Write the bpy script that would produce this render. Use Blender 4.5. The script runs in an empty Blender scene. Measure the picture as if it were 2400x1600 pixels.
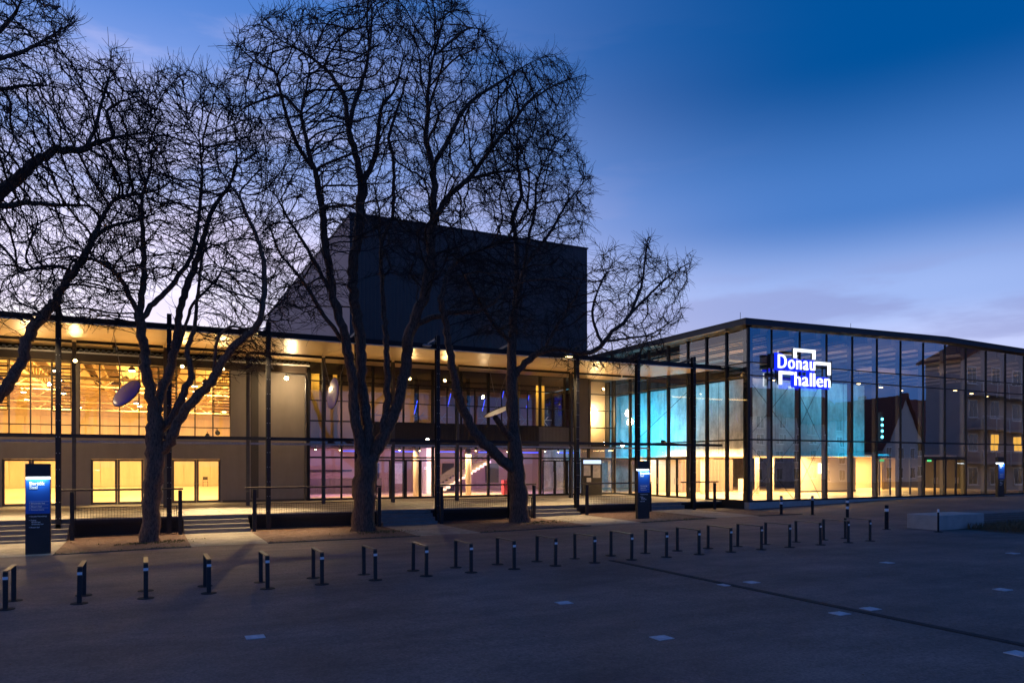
import bpy, bmesh, math, random
import numpy as np
from mathutils import Vector, Matrix

random.seed(7)
rng = np.random.default_rng(7)
SC = bpy.context.scene
COL = SC.collection
R = math.radians

# ------------------------------------------------------------------ camera
CAM_Z = 2.8
F_PX, HOR = 1740.0, 1088.0          # focal length and horizon in the 2400 px wide photograph
YAW = math.atan(860 / F_PX)          # the camera looks this far to the right of +Y
CY, SY = math.cos(YAW), math.sin(YAW)
cam_d = bpy.data.cameras.new('camera')
cam = bpy.data.objects.new('camera', cam_d)
COL.objects.link(cam)
cam.location = (0, 0, CAM_Z)
cam.rotation_euler = (R(90), 0, -YAW)
cam_d.sensor_width = 36
cam_d.lens = 36 * F_PX / 2400
cam_d.shift_y = (HOR - 800) / 2400
cam_d.clip_end = 3000
SC.camera = cam

# ------------------------------------------------------------------ sky (dusk)
world = bpy.data.worlds.new('World')
SC.world = world
world.use_nodes = True


def build_sky():
    nt = world.node_tree
    N, L = nt.nodes, nt.links
    N.clear()
    out = N.new('ShaderNodeOutputWorld')
    bg = N.new('ShaderNodeBackground')
    L.new(bg.outputs[0], out.inputs[0])
    tc = N.new('ShaderNodeTexCoord')
    sep = N.new('ShaderNodeSeparateXYZ')
    L.new(tc.outputs['Generated'], sep.inputs[0])

    def math_(op, a, b=None, clamp=False):
        n = N.new('ShaderNodeMath'); n.operation = op; n.use_clamp = clamp
        for i, v in enumerate((a, b)):
            if v is None: continue
            if isinstance(v, (int, float)): n.inputs[i].default_value = v
            else: L.new(v, n.inputs[i])
        return n.outputs[0]

    def ramp(fac, stops):
        n = N.new('ShaderNodeValToRGB')
        n.color_ramp.interpolation = 'EASE'
        e = n.color_ramp.elements
        while len(e) < len(stops): e.new(0.5)
        for el, (p, c) in zip(e, stops):
            el.position = p
            el.color = tuple((v / 255 / 12.92 if v / 255 <= .04045 else ((v / 255 + .055) / 1.055) ** 2.4) for v in c) + (1,)
        L.new(fac, n.inputs[0])
        return n.outputs[0]

    def mix(fac, a, b):
        n = N.new('ShaderNodeMix'); n.data_type = 'RGBA'
        if isinstance(fac, (int, float)): n.inputs[0].default_value = fac
        else: L.new(fac, n.inputs[0])
        for s, v in ((n.inputs[6], a), (n.inputs[7], b)):
            if isinstance(v, tuple): s.default_value = v + (1,)
            else: L.new(v, s)
        return n.outputs[2]
    z = math_('MAXIMUM', sep.outputs[2], 0.0)
    # the clear evening sky away from the sunset, then the side where the sun went down
    away = ramp(z, [(0.0, (190, 190, 222)), (.13, (176, 184, 222)), (.20, (138, 160, 210)), (.30, (62, 108, 174)), (.45, (0, 69, 133)), (1, (8, 50, 95))])
    west = ramp(z, [(0.0, (255, 236, 222)), (.13, (250, 241, 249)), (.24, (218, 212, 242)), (.37, (134, 156, 214)), (.52, (72, 116, 188)), (1, (10, 66, 134))])
    az = R(338)                                      # sunset azimuth measured from +Y, a little to the left
    sx, sy = math.sin(az), math.cos(az)
    hx = math_('ADD', math_('MULTIPLY', sep.outputs[0], sx), math_('MULTIPLY', sep.outputs[1], sy))
    hl = math_('SQRT', math_('SUBTRACT', 1.0001, math_('MULTIPLY', sep.outputs[2], sep.outputs[2])))
    ca = math_('DIVIDE', hx, hl)
    mr = N.new('ShaderNodeMapRange'); mr.interpolation_type = 'SMOOTHSTEP'
    mr.inputs[1].default_value = .22; mr.inputs[2].default_value = .985
    L.new(ca, mr.inputs[0])
    wf = math_('POWER', mr.outputs[0], 1.7)
    east = ramp(z, [(0.0, (104, 118, 172)), (.08, (66, 104, 172)), (.18, (32, 86, 160)), (.32, (8, 70, 142)), (1, (6, 56, 112))])
    me_ = N.new('ShaderNodeMapRange'); me_.interpolation_type = 'SMOOTHSTEP'
    me_.inputs[1].default_value = .25; me_.inputs[2].default_value = -.55
    L.new(ca, me_.inputs[0])
    sky = mix(wf, mix(me_.outputs[0], away, east), west)
    # soft cloud banks: noise stretched along the horizon
    mp = N.new('ShaderNodeMapping'); mp.inputs['Scale'].default_value = (1.5, 1.5, 7.5)
    mp.inputs['Location'].default_value = (5.3, 1.2, .3)
    L.new(tc.outputs['Generated'], mp.inputs[0])
    nz = N.new('ShaderNodeTexNoise'); nz.inputs['Scale'].default_value = 2.0; nz.inputs['Detail'].default_value = 6
    nz.inputs['Roughness'].default_value = .52
    L.new(mp.outputs[0], nz.inputs['Vector'])
    cr = N.new('ShaderNodeMapRange'); cr.interpolation_type = 'SMOOTHSTEP'
    cr.inputs[1].default_value = .46; cr.inputs[2].default_value = .58
    L.new(nz.outputs[0], cr.inputs[0])
    low = N.new('ShaderNodeMapRange'); low.interpolation_type = 'SMOOTHSTEP'
    low.inputs[1].default_value = .255; low.inputs[2].default_value = .20; low.inputs[3].default_value = 0; low.inputs[4].default_value = .55
    L.new(sep.outputs[2], low.inputs[0])
    hi_ = N.new('ShaderNodeMapRange'); hi_.interpolation_type = 'SMOOTHSTEP'
    hi_.inputs[1].default_value = .62; hi_.inputs[2].default_value = .25; hi_.inputs[3].default_value = 0; hi_.inputs[4].default_value = .55
    L.new(sep.outputs[2], hi_.inputs[0])
    cfac = math_('MAXIMUM', low.outputs[0], math_('MULTIPLY', hi_.outputs[0], wf))
    cloud = mix(wf, (.20, .225, .44), (.60, .53, .74))
    sky = mix(math_('MULTIPLY', cr.outputs[0], cfac), sky, cloud)
    L.new(sky, bg.inputs[0])
    bg.inputs[1].default_value = 1.0


build_sky()

vs = SC.view_settings
vs.view_transform = 'Standard'; vs.look = 'None'; vs.exposure = .5; vs.gamma = 1
SC.render.engine = 'CYCLES'
cy = SC.cycles
cy.use_denoising = True
cy.max_bounces = 7; cy.diffuse_bounces = 3; cy.glossy_bounces = 4; cy.transmission_bounces = 4
cy.transparent_max_bounces = 24
cy.sample_clamp_indirect = 3.0
cy.caustics_reflective = False; cy.caustics_refractive = False


# ------------------------------------------------------------------ helpers
def P(px, py, Y):
    """point on the vertical plane Y seen at (px, py) of the 2352 px wide view of the photograph"""
    r = (px * 1.020408 - 1200) / F_PX
    d = Y / (CY - SY * r)
    return Vector((d * (SY + CY * r), Y, CAM_Z + (HOR - py * 1.020408) / F_PX * d))


def G(px, py, z):
    """point on the level z seen at source pixel (px, py)"""
    d = F_PX * (CAM_Z - z) / (py - HOR)
    r = (px - 1200) / F_PX
    return Vector((d * (SY + CY * r), d * (CY - SY * r), z))


def sstep(t):
    t = np.clip(t, 0, 1)
    return t * t * (3 - 2 * t)


GX = [-60, -20, -3, 1, 11, 19, 25, 30, 43, 60, 200]
GZ = [-.2, -.12, -.05, .03, .04, .2, .31, .31, .645, .66, .66]


def ground(x, y):
    x = np.asarray(x, float); y = np.asarray(y, float)
    a = -.06 + .0067 * (np.clip(x, -20, 60) + 1)
    b = np.interp(x, GX, GZ)
    g = a + (b - a) * sstep((y - 20) / 10.5)
    return np.where(y > 33.6, -.15, g)


def gz(x, y):
    return float(ground(x, y))


W = {}                                   # world position of every object's origin


class MB:
    def __init__(s):
        s.v, s.f = [], []

    def quadgrid(s, rows):
        n = len(s.v); w = len(rows[0])
        for r_ in rows: s.v += [tuple(p) for p in r_]
        for i in range(len(rows) - 1):
            for j in range(w - 1):
                a = n + i * w + j
                s.f.append((a, a + 1, a + w + 1, a + w))
        return s

    def box(s, x0, x1, y0, y1, z0, z1):
        n = len(s.v)
        s.v += [(x0, y0, z0), (x1, y0, z0), (x1, y1, z0), (x0, y1, z0), (x0, y0, z1), (x1, y0, z1), (x1, y1, z1), (x0, y1, z1)]
        s.f += [tuple(n + i for i in q) for q in ((0, 3, 2, 1), (4, 5, 6, 7), (0, 1, 5, 4), (1, 2, 6, 5), (2, 3, 7, 6), (3, 0, 4, 7))]
        return s

    def bar(s, p, q, w, h=None, up=(0, 0, 1)):
        h = h or w
        p, q = Vector(p), Vector(q)
        d = (q - p).normalized(); u = Vector(up)
        if abs(d.dot(u)) > .98: u = Vector((1, 0, 0))
        a = d.cross(u).normalized() * w / 2; b = a.cross(d).normalized() * h / 2
        n = len(s.v)
        for e in (p, q):
            s.v += [tuple(e - a - b), tuple(e + a - b), tuple(e + a + b), tuple(e - a + b)]
        s.f += [tuple(n + i for i in k) for k in ((0, 3, 2, 1), (4, 5, 6, 7), (0, 1, 5, 4), (1, 2, 6, 5), (2, 3, 7, 6), (3, 0, 4, 7))]
        return s

    def tube(s, pts, rad, sides=8, cap=True):
        pts = [Vector(p) for p in pts]
        if not hasattr(rad, '__len__'): rad = [rad] * len(pts)
        n = len(s.v); u = None
        for i, p in enumerate(pts):
            d = (pts[min(i + 1, len(pts) - 1)] - pts[max(i - 1, 0)]).normalized()
            if u is None: u = d.orthogonal().normalized()
            u = (u - d * u.dot(d)).normalized(); w = d.cross(u)
            for k in range(sides):
                t = 2 * math.pi * k / sides
                s.v.append(tuple(p + (u * math.cos(t) + w * math.sin(t)) * rad[i]))
        for i in range(len(pts) - 1):
            for k in range(sides):
                a = n + i * sides + k; b = n + i * sides + (k + 1) % sides
                s.f.append((a, b, b + sides, a + sides))
        if cap:
            s.f.append(tuple(n + k for k in reversed(range(sides))))
            m = n + (len(pts) - 1) * sides
            s.f.append(tuple(m + k for k in range(sides)))
        return s

    def lathe(s, prof, c=(0, 0, 0), sides=16, axis='Z'):
        n = len(s.v)
        for (r_, h) in prof:
            for k in range(sides):
                t = 2 * math.pi * k / sides
                a, b = r_ * math.cos(t), r_ * math.sin(t)
                v = (a, b, h) if axis == 'Z' else ((a, h, b) if axis == 'Y' else (h, a, b))
                s.v.append((v[0] + c[0], v[1] + c[1], v[2] + c[2]))
        for i in range(len(prof) - 1):
            for k in range(sides):
                a = n + i * sides + k; b = n + i * sides + (k + 1) % sides
                s.f.append((a, b, b + sides, a + sides))
        s.f.append(tuple(n + k for k in reversed(range(sides))))
        m = n + (len(prof) - 1) * sides
        s.f.append(tuple(m + k for k in range(sides)))
        return s

    def prism(s, poly, y0, y1):
        """polygon in x,z extruded along y"""
        n = len(s.v); k = len(poly)
        s.v += [(x, y0, z) for x, z in poly] + [(x, y1, z) for x, z in poly]
        s.f.append(tuple(n + i for i in range(k))); s.f.append(tuple(n + k + i for i in reversed(range(k))))
        for i in range(k):
            j = (i + 1) % k
            s.f.append((n + i, n + k + i, n + k + j, n + j))
        return s

    def build(s, name, mat, parent=None, smooth=False, origin=None, bevel=0):
        o0 = Vector(origin) if origin is not None else (W[parent] if parent else Vector((0, 0, 0)))
        me = bpy.data.meshes.new(name)
        me.from_pydata([tuple(Vector(v) - o0) for v in s.v], [], s.f)
        me.materials.append(M[mat])
        bm = bmesh.new(); bm.from_mesh(me)
        bmesh.ops.recalc_face_normals(bm, faces=bm.faces)
        if bevel: bmesh.ops.bevel(bm, geom=bm.edges[:], offset=bevel, segments=1, affect='EDGES')
        bm.to_mesh(me); bm.free()
        if smooth:
            me.polygons.foreach_set('use_smooth', [True] * len(me.polygons))
        return link(name, me, parent, o0)


def link(name, data, parent=None, loc=(0, 0, 0)):
    o = bpy.data.objects.new(name, data)
    COL.objects.link(o)
    loc = Vector(loc)
    o.parent = parent
    o.location = loc - (W[parent] if parent else Vector((0, 0, 0)))
    W[o] = loc
    return o


def thing(name, label, cat, loc=(0, 0, 0), group=None):
    o = link(name, None, None, loc)
    o.empty_display_size = .2
    return tag(o, label, cat, group)


def tag(o, label=None, cat=None, group=None, kind=None):
    if label: o['label'] = label
    if cat: o['category'] = cat
    if group: o['group'] = group
    if kind: o['kind'] = kind
    return o


CACHE = {}


def piece(name, parent, c, size, mat, bevel=0, rot=None):
    """box piece centred on c; alike sizes share one mesh"""
    key = (tuple(round(s, 3) for s in size), mat, bevel)
    me = CACHE.get(key)
    if me is None:
        m = MB().box(-size[0] / 2, size[0] / 2, -size[1] / 2, size[1] / 2, -size[2] / 2, size[2] / 2)
        me = bpy.data.meshes.new(name)
        me.from_pydata(m.v, [], m.f); me.materials.append(M[mat])
        if bevel:
            bm = bmesh.new(); bm.from_mesh(me)
            bmesh.ops.bevel(bm, geom=bm.edges[:], offset=bevel, segments=1, affect='EDGES')
            bm.to_mesh(me); bm.free()
        CACHE[key] = me
    o = link(name, me, parent, c)
    if rot: o.rotation_euler = rot
    return o


def slab(name, parent, x0, x1, y0, y1, z0, z1, mat, bevel=0):
    return piece(name, parent, ((x0 + x1) / 2, (y0 + y1) / 2, (z0 + z1) / 2), (x1 - x0, y1 - y0, z1 - z0), mat, bevel)


def copy_tree(o, loc=None, rz=0, parent=None, label=None):
    c = o.copy(); COL.objects.link(c)
    c.parent = parent
    if loc is not None:
        c.location = loc; c.rotation_euler = (0, 0, rz); W[c] = Vector(loc)
    if label: c['label'] = label
    for ch in list(o.children):
        copy_tree(ch, parent=c)
    return c


def light(name, kind, loc, power, color, parent=None, target=None, size=.1, size_y=None, angle=60, blend=.5, radius=None):
    d = bpy.data.lights.new(name, kind)
    d.energy = power; d.color = color
    if kind == 'AREA':
        d.size = size
        if size_y: d.shape = 'RECTANGLE'; d.size_y = size_y
    elif kind == 'SPOT':
        d.spot_size = R(angle); d.spot_blend = blend; d.shadow_soft_size = radius or .06
    else:
        d.shadow_soft_size = radius or .1
    o = link(name, d, parent, loc)
    if target is not None:
        o.rotation_euler = (Vector(target) - Vector(loc)).to_track_quat('-Z', 'Y').to_euler()
    return o


# ------------------------------------------------------------------ materials
M = {}


def mat(name, color, rough=.6, metal=0., emit=None, estr=0., noise=0., nscale=4., bump=0., bscale=40., spec=.5, stretch=None, ao=None):
    m = bpy.data.materials.new(name); m.use_nodes = True
    nt = m.node_tree; N, L = nt.nodes, nt.links
    b = N['Principled BSDF']
    b.inputs['Base Color'].default_value = tuple(color) + (1,)
    b.inputs['Roughness'].default_value = rough
    b.inputs['Metallic'].default_value = metal
    b.inputs['Specular IOR Level'].default_value = spec
    if emit:
        b.inputs['Emission Color'].default_value = tuple(emit) + (1,)
        b.inputs['Emission Strength'].default_value = estr
    if noise or bump:
        tc = N.new('ShaderNodeTexCoord'); mp = N.new('ShaderNodeMapping')
        oi = N.new('ShaderNodeObjectInfo')
        ad = N.new('ShaderNodeVectorMath'); ad.operation = 'ADD'
        L.new(tc.outputs['Object'], ad.inputs[0]); L.new(oi.outputs['Location'], ad.inputs[1])
        L.new(ad.outputs[0], mp.inputs[0])
        if stretch: mp.inputs['Scale'].default_value = stretch
    if noise:
        n = N.new('ShaderNodeTexNoise'); n.inputs['Scale'].default_value = nscale; n.inputs['Detail'].default_value = 6
        n.inputs['Roughness'].default_value = .6
        L.new(mp.outputs[0], n.inputs['Vector'])
        r_ = N.new('ShaderNodeMapRange'); r_.inputs[1].default_value = .25; r_.inputs[2].default_value = .75
        r_.inputs[3].default_value = 1 - noise; r_.inputs[4].default_value = 1 + noise
        L.new(n.outputs[0], r_.inputs[0])
        mx = N.new('ShaderNodeVectorMath'); mx.operation = 'SCALE'
        mx.inputs[0].default_value = tuple(color)
        L.new(r_.outputs[0], mx.inputs['Scale'])
        L.new(mx.outputs[0], b.inputs['Base Color'])
        r2 = N.new('ShaderNodeMapRange'); r2.inputs[3].default_value = max(.05, rough - .12); r2.inputs[4].default_value = min(1, rough + .12)
        L.new(n.outputs[0], r2.inputs[0]); L.new(r2.outputs[0], b.inputs['Roughness'])
    if bump:
        n2 = N.new('ShaderNodeTexNoise'); n2.inputs['Scale'].default_value = bscale; n2.inputs['Detail'].default_value = 5
        L.new(mp.outputs[0], n2.inputs['Vector'])
        bp = N.new('ShaderNodeBump'); bp.inputs['Strength'].default_value = bump; bp.inputs['Distance'].default_value = .02
        L.new(n2.outputs[0], bp.inputs['Height']); L.new(bp.outputs[0], b.inputs['Normal'])
    M[name] = m
    return m


def glass(name, tint, base, gain, wavy=False):
    """thin pane: sees through, mirrors by the angle"""
    m = bpy.data.materials.new(name); m.use_nodes = True
    nt = m.node_tree; N, L = nt.nodes, nt.links
    N.clear()
    out = N.new('ShaderNodeOutputMaterial')
    tr = N.new('ShaderNodeBsdfTransparent'); tr.inputs[0].default_value = tuple(tint) + (1,)
    gl = N.new('ShaderNodeBsdfGlossy'); gl.inputs['Roughness'].default_value = 0.0; gl.inputs[0].default_value = (.93, .96, 1, 1)
    if wavy:       # float glass is never quite flat
        tc = N.new('ShaderNodeTexCoord'); nz = N.new('ShaderNodeTexNoise'); nz.inputs['Scale'].default_value = .9; nz.inputs['Detail'].default_value = 1
        oi = N.new('ShaderNodeObjectInfo'); ad = N.new('ShaderNodeVectorMath')
        L.new(tc.outputs['Object'], ad.inputs[0]); L.new(oi.outputs['Location'], ad.inputs[1]); L.new(ad.outputs[0], nz.inputs['Vector'])
        bp = N.new('ShaderNodeBump'); bp.inputs['Strength'].default_value = 1; bp.inputs['Distance'].default_value = .0014
        L.new(nz.outputs[0], bp.inputs['Height']); L.new(bp.outputs[0], gl.inputs['Normal'])
    fr = N.new('ShaderNodeFresnel'); fr.inputs[0].default_value = 1.5
    ma = N.new('ShaderNodeMath'); ma.operation = 'MULTIPLY_ADD'; ma.use_clamp = True
    ma.inputs[1].default_value = gain; ma.inputs[2].default_value = base
    L.new(fr.outputs[0], ma.inputs[0])
    mx = N.new('ShaderNodeMixShader')
    L.new(ma.outputs[0], mx.inputs[0]); L.new(tr.outputs[0], mx.inputs[1]); L.new(gl.outputs[0], mx.inputs[2])
    L.new(mx.outputs[0], out.inputs[0])
    M[name] = m


def emitter(name, color, strength):
    m = bpy.data.materials.new(name); m.use_nodes = True
    nt = m.node_tree; N, L = nt.nodes, nt.links
    N.clear()
    out = N.new('ShaderNodeOutputMaterial'); e = N.new('ShaderNodeEmission')
    e.inputs[0].default_value = tuple(color) + (1,); e.inputs[1].default_value = strength
    L.new(e.outputs[0], out.inputs[0])
    M[name] = m


mat('asphalt', (.185, .122, .104), .82, noise=.2, nscale=.35, bump=.6, bscale=70)


def grit(m, amount, scales):
    """stones, tyre marks and old stains worked into a surface colour"""
    nt = m.node_tree; N, L = nt.nodes, nt.links
    b = N['Principled BSDF']; src = b.inputs['Base Color'].links[0].from_socket
    tc = N.new('ShaderNodeTexCoord')
    for sc_, am, st in scales:
        mp = N.new('ShaderNodeMapping'); mp.inputs['Scale'].default_value = st; L.new(tc.outputs['Object'], mp.inputs[0])
        n = N.new('ShaderNodeTexNoise'); n.inputs['Scale'].default_value = sc_; n.inputs['Detail'].default_value = 3; n.inputs['Roughness'].default_value = .7
        L.new(mp.outputs[0], n.inputs['Vector'])
        r_ = N.new('ShaderNodeMapRange'); r_.inputs[1].default_value = .32; r_.inputs[2].default_value = .68
        r_.inputs[3].default_value = 1 - am * amount; r_.inputs[4].default_value = 1 + am * amount
        L.new(n.outputs[0], r_.inputs[0])
        v = N.new('ShaderNodeVectorMath'); v.operation = 'SCALE'
        L.new(src, v.inputs[0]); L.new(r_.outputs[0], v.inputs['Scale']); src = v.outputs[0]
    L.new(src, b.inputs['Base Color'])


grit(M['asphalt'], 1.0, [(22, .34, (1, 1, 1)), (7, .12, (1, 1, 1)), (.9, .22, (.35, 1, 1)), (.22, .26, (1, 1, 1))])
mat('asphalt_dark', (.022, .016, .017), .85, noise=.3, nscale=3, bump=.5, bscale=80)
mat('gravel', (.15, .092, .078), .95, noise=.45, nscale=7, bump=1., bscale=55)
mat('concrete', (.46, .41, .37), .85, noise=.18, nscale=2.2, bump=.25, bscale=60)
mat('concrete_path', (.27, .25, .225), .88, noise=.18, nscale=1.6, bump=.3, bscale=70)
mat('deck_slab', (.34, .31, .27), .7, noise=.2, nscale=1.1, bump=.15, bscale=50)
mat('step_stone', (.20, .19, .18), .8, noise=.2, nscale=3, bump=.3, bscale=60)
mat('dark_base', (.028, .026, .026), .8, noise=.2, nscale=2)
mat('steel_black', (.018, .018, .021), .5, .3, noise=.2, nscale=5)
mat('steel_grey', (.095, .09, .085), .5, .4, noise=.15, nscale=4)
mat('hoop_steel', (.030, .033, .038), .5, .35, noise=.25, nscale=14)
mat('galvanised', (.35, .35, .36), .4, .8, noise=.2, nscale=8)
mat('sky_tinted_metal', (.48, .54, .66), .45, .2, noise=.15, nscale=6)  # bluish sky reflection put into the metal's base colour
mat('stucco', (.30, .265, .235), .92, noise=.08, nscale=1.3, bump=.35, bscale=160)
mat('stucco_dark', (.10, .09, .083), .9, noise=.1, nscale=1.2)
mat('tower_cladding', (.078, .058, .054), .55, .1, noise=.15, nscale=1.0)
mat('tower_plaster', (.37, .27, .26), .9, noise=.1, nscale=.6, bump=.2, bscale=60)
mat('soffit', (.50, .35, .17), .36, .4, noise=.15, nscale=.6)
mat('white_trim', (.72, .72, .70), .5)
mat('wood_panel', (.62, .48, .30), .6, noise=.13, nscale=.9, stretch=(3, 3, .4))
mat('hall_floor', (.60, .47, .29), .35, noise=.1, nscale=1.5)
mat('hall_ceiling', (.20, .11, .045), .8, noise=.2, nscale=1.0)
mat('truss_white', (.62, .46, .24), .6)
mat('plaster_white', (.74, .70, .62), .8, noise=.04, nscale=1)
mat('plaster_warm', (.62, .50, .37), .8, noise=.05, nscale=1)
mat('foyer_floor', (.58, .47, .33), .3, noise=.08, nscale=.8)
mat('exposed_concrete', (.40, .41, .41), .85, noise=.20, nscale=.7, bump=.15, bscale=20)
mat('curtain', (.16, .13, .125), .9, noise=.2, nscale=2, stretch=(6, 6, .3))
mat('curtain_yellow', (.62, .46, .16), .85, noise=.15, nscale=3, stretch=(6, 6, .3))
mat('dark_wood', (.05, .035, .028), .6, noise=.2, nscale=3)
mat('slat_wood', (.46, .40, .37), .6, noise=.1, nscale=2)
mat('ceiling_black', (.012, .012, .014), .8)
mat('corrugated', (.058, .052, .046), .45, .5, noise=.1, nscale=2)
mat('corrugated_grey', (.20, .19, .18), .45, .4, noise=.1, nscale=2)
mat('roof_dark', (.035, .037, .045), .5, .3, noise=.15, nscale=2)
mat('stele_black', (.022, .023, .027), .35, noise=.15, nscale=3)
mat('stele_blue', (.012, .11, .52), .45)
mat('print_white', (.8, .82, .85), .6)
mat('band_white', (.88, .89, .92), .5, noise=.08, nscale=20)
mat('bollard_dark', (.022, .022, .026), .85, spec=.2, noise=.2, nscale=10)
mat('plate_white', (.50, .50, .54), .8, noise=.35, nscale=7)
mat('mirror_disc', (.55, .55, .62), .16, .9)
mat('disc_white', (.72, .70, .66), .5)
mat('poster', (.66, .66, .64), .6, noise=.3, nscale=5)
mat('poster_blue', (.05, .13, .40), .5, noise=.4, nscale=4)
mat('plastic_red', (.5, .05, .12), .5)
mat('fire_red', (.45, .02, .015), .4)
mat('bark', (.16, .088, .058), .92, noise=.9, nscale=24, bump=1., bscale=20, stretch=(1, 1, .3))
mat('bark_dark', (.115, .065, .045), .92, noise=.85, nscale=20, bump=1., bscale=18, stretch=(1, 1, .22))
mat('hoop_top_lit', (.16, .13, .10), .42, .5, noise=.3, nscale=14)  # warm light caught by the bars' upper faces, put into their colour
mat('disc_violet_sky', (.13, .11, .78), .3)  # violet of the reflected sky and coloured light put into the base colour
mat('foyer_wall', (.33, .23, .195), .8, noise=.06, nscale=1)
mat('twig', (.026, .017, .015), .9)
mat('dry_grass', (.17, .115, .06), .9, noise=.3, nscale=5)
mat('moss', (.085, .095, .028), .95, noise=.35, nscale=9)
mat('leaf_brown', (.13, .06, .028), .85, noise=.4, nscale=14)
mat('bench_wood', (.24, .175, .145), .75, noise=.25, nscale=4, stretch=(1, 5, 5))
mat('house_plaster', (.44, .40, .40), .9, noise=.08, nscale=1)
mat('house_white', (.48, .49, .50), .9, noise=.06, nscale=1)
mat('house_rose', (.36, .29, .29), .9, noise=.08, nscale=1)
mat('roof_tile', (.17, .052, .036), .8, noise=.25, nscale=5)
mat('window_dark', (.03, .035, .045), .12, spec=.8)
mat('frame_white', (.75, .75, .75), .5)
mat('exit_green', (.03, .35, .10), .5, emit=(.1, .9, .3), estr=.8)
grit(M['gravel'], 1.0, [(30, .6, (1, 1, 1)), (4, .25, (1, 1, 1))])
grit(M['concrete_path'], 1.0, [(9, .2, (1, 1, 1)), (1.2, .25, (1, 1, 1))])
grit(M['exposed_concrete'], 1.0, [(1.6, .35, (1, 1, .35)), (6, .12, (1, 1, 1))])
grit(M['deck_slab'], 1.0, [(6, .18, (1, 1, 1)), (1.0, .2, (1, 1, 1))])
grit(M['stucco'], 1.0, [(1.1, .05, (2, 2, .3))])
glass('glass', (.95, .96, .96), .025, 1.2)
glass('glass_hall', (.80, .86, .90), .24, 2.4, True)
glass('glass_foyer', (.88, .90, .92), .06, 1.8, True)
emitter('lamp_warm', (1, .72, .34), 26)
emitter('lamp_hot', (1, .80, .48), 60)
emitter('lamp_small', (1, .66, .26), 9)
emitter('light_strip', (1, .80, .47), 4)
emitter('sign_white', (.93, .95, 1), 1.15)
emitter('sign_blue', (.006, .02, 1), 1.1)
emitter('led_cyan', (.12, .85, 1), 9)
emitter('led_blue', (.05, .08, 1), 2.2)
emitter('led_white', (.80, .92, 1), 5)
emitter('window_lit', (1, .50, .08), 1.5)
emitter('case_light', (.55, .70, 1), 1.1)


# ------------------------------------------------------------------ the ground
def sheet(name, xs, ys, off, m, parent=None):
    X, Y = np.meshgrid(xs, ys)
    Z = ground(X, Y) + off
    rows = [[(X[i, j], Y[i, j], Z[i, j]) for j in range(len(xs))] for i in range(len(ys))]
    return MB().quadgrid(rows).build(name, m, parent, smooth=True)


def lin(a, b, step):
    return np.linspace(a, b, max(2, int(round((b - a) / step)) + 1))


gx = np.concatenate([[-500, -250, -120, -60], np.arange(-40, 70.1, 2.0), [90, 130, 250, 600]])
gy = np.concatenate([[-500, -200, -80, -40], np.arange(-20, 20.1, 4.0), np.arange(21, 33.6, 1.0), [33.7, 40, 60, 100, 250, 700]])
plaza = tag(sheet('plaza_asphalt', gx, gy, 0, 'asphalt'), kind='structure')

DECK_Y, WALL_Y, ZF = 33.2, 44.0, .70
COLX = [-2.96 + 3.834 * k for k in range(-4, 9)]
# stairs: x range, number of risers, what singles it out
STAIRS = [(-5.4, -2.6, 5, 'wide stone steps up to the terrace behind the stele beside the lit hall doors'),
          (1.4, 3.9, 4, 'brightly lit stone steps between the slender and the forked thick tree trunk'),
          (9.5, 12.1, 4, 'dim grey stone steps just right of the thick forked tree trunk'),
          (17.3, 20.0, 3, 'three warm lit stone steps beside the knobbly trunk with the cut stub'),
          (24.3, 27.0, 2, 'two low stone steps beside the glass hall corner')]
# gravel strip with concrete paths leading to the stairs
edges = [-40.0]
for (a, b, n, l) in STAIRS: edges += [a, b]
edges += [29.9]
for i in range(0, len(edges), 2):
    y1 = 33.5 if edges[i] < 27 else 31.0
    tag(sheet('gravel_bed', lin(edges[i], edges[i + 1], .8), lin(27.3, y1, .8), .006, 'gravel'), kind='structure')
for (a, b, n, l) in STAIRS:
    tag(sheet('concrete_path', lin(a, b, .8), lin(27.3, 33.5, .8), .012, 'concrete_path'), kind='structure')
    for yy in (28.8, 30.3, 31.8):
        pass
# steel edging of the gravel strip
for i in range(0, len(edges), 2):
    m = MB()
    xs = lin(edges[i], edges[i + 1], 1.5)
    for a, b in zip(xs[:-1], xs[1:]):
        m.bar((a, 27.28, gz(a, 27.28) + .012), (b, 27.28, gz(b, 27.28) + .012), .03, .04)
    tag(m.build('gravel_edging', 'steel_grey'), kind='structure')

# slot drain across the plaza and pale plates let into it
m = MB()
ys = lin(-6, 18.0, 2)
for a, b in zip(ys[:-1], ys[1:]):
    m.bar((12.1, a, gz(12.1, a) + .002), (12.1, b, gz(12.1, b) + .002), .20, .012)
m.build('drain_channel', 'asphalt_dark', plaza)
m = MB()
for k in range(48):
    y = -6 + k * .5
    m.bar((12.1, y, gz(12.1, y) + .006), (12.1, y + .47, gz(12.1, y + .47) + .006), .13, .012)
m.build('drain_grating', 'asphalt_dark', plaza)
for (px, py) in ((598, 1492), (1322, 1412), (1551, 1494), (1701, 1370), (1762, 1364), (1968, 1437), (2040, 1426), (2079, 1318), (2374, 1296), (2350, 1381), (2388, 1531)):
    p = G(px, py, 0.0)
    z = gz(p.x, p.y); p = G(px, py, z)
    piece('ground_plate', plaza, (p.x, p.y, z + .003), (.30, .27, .012), 'plate_white', rot=(0, 0, random.uniform(-.03, .03)))

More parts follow.
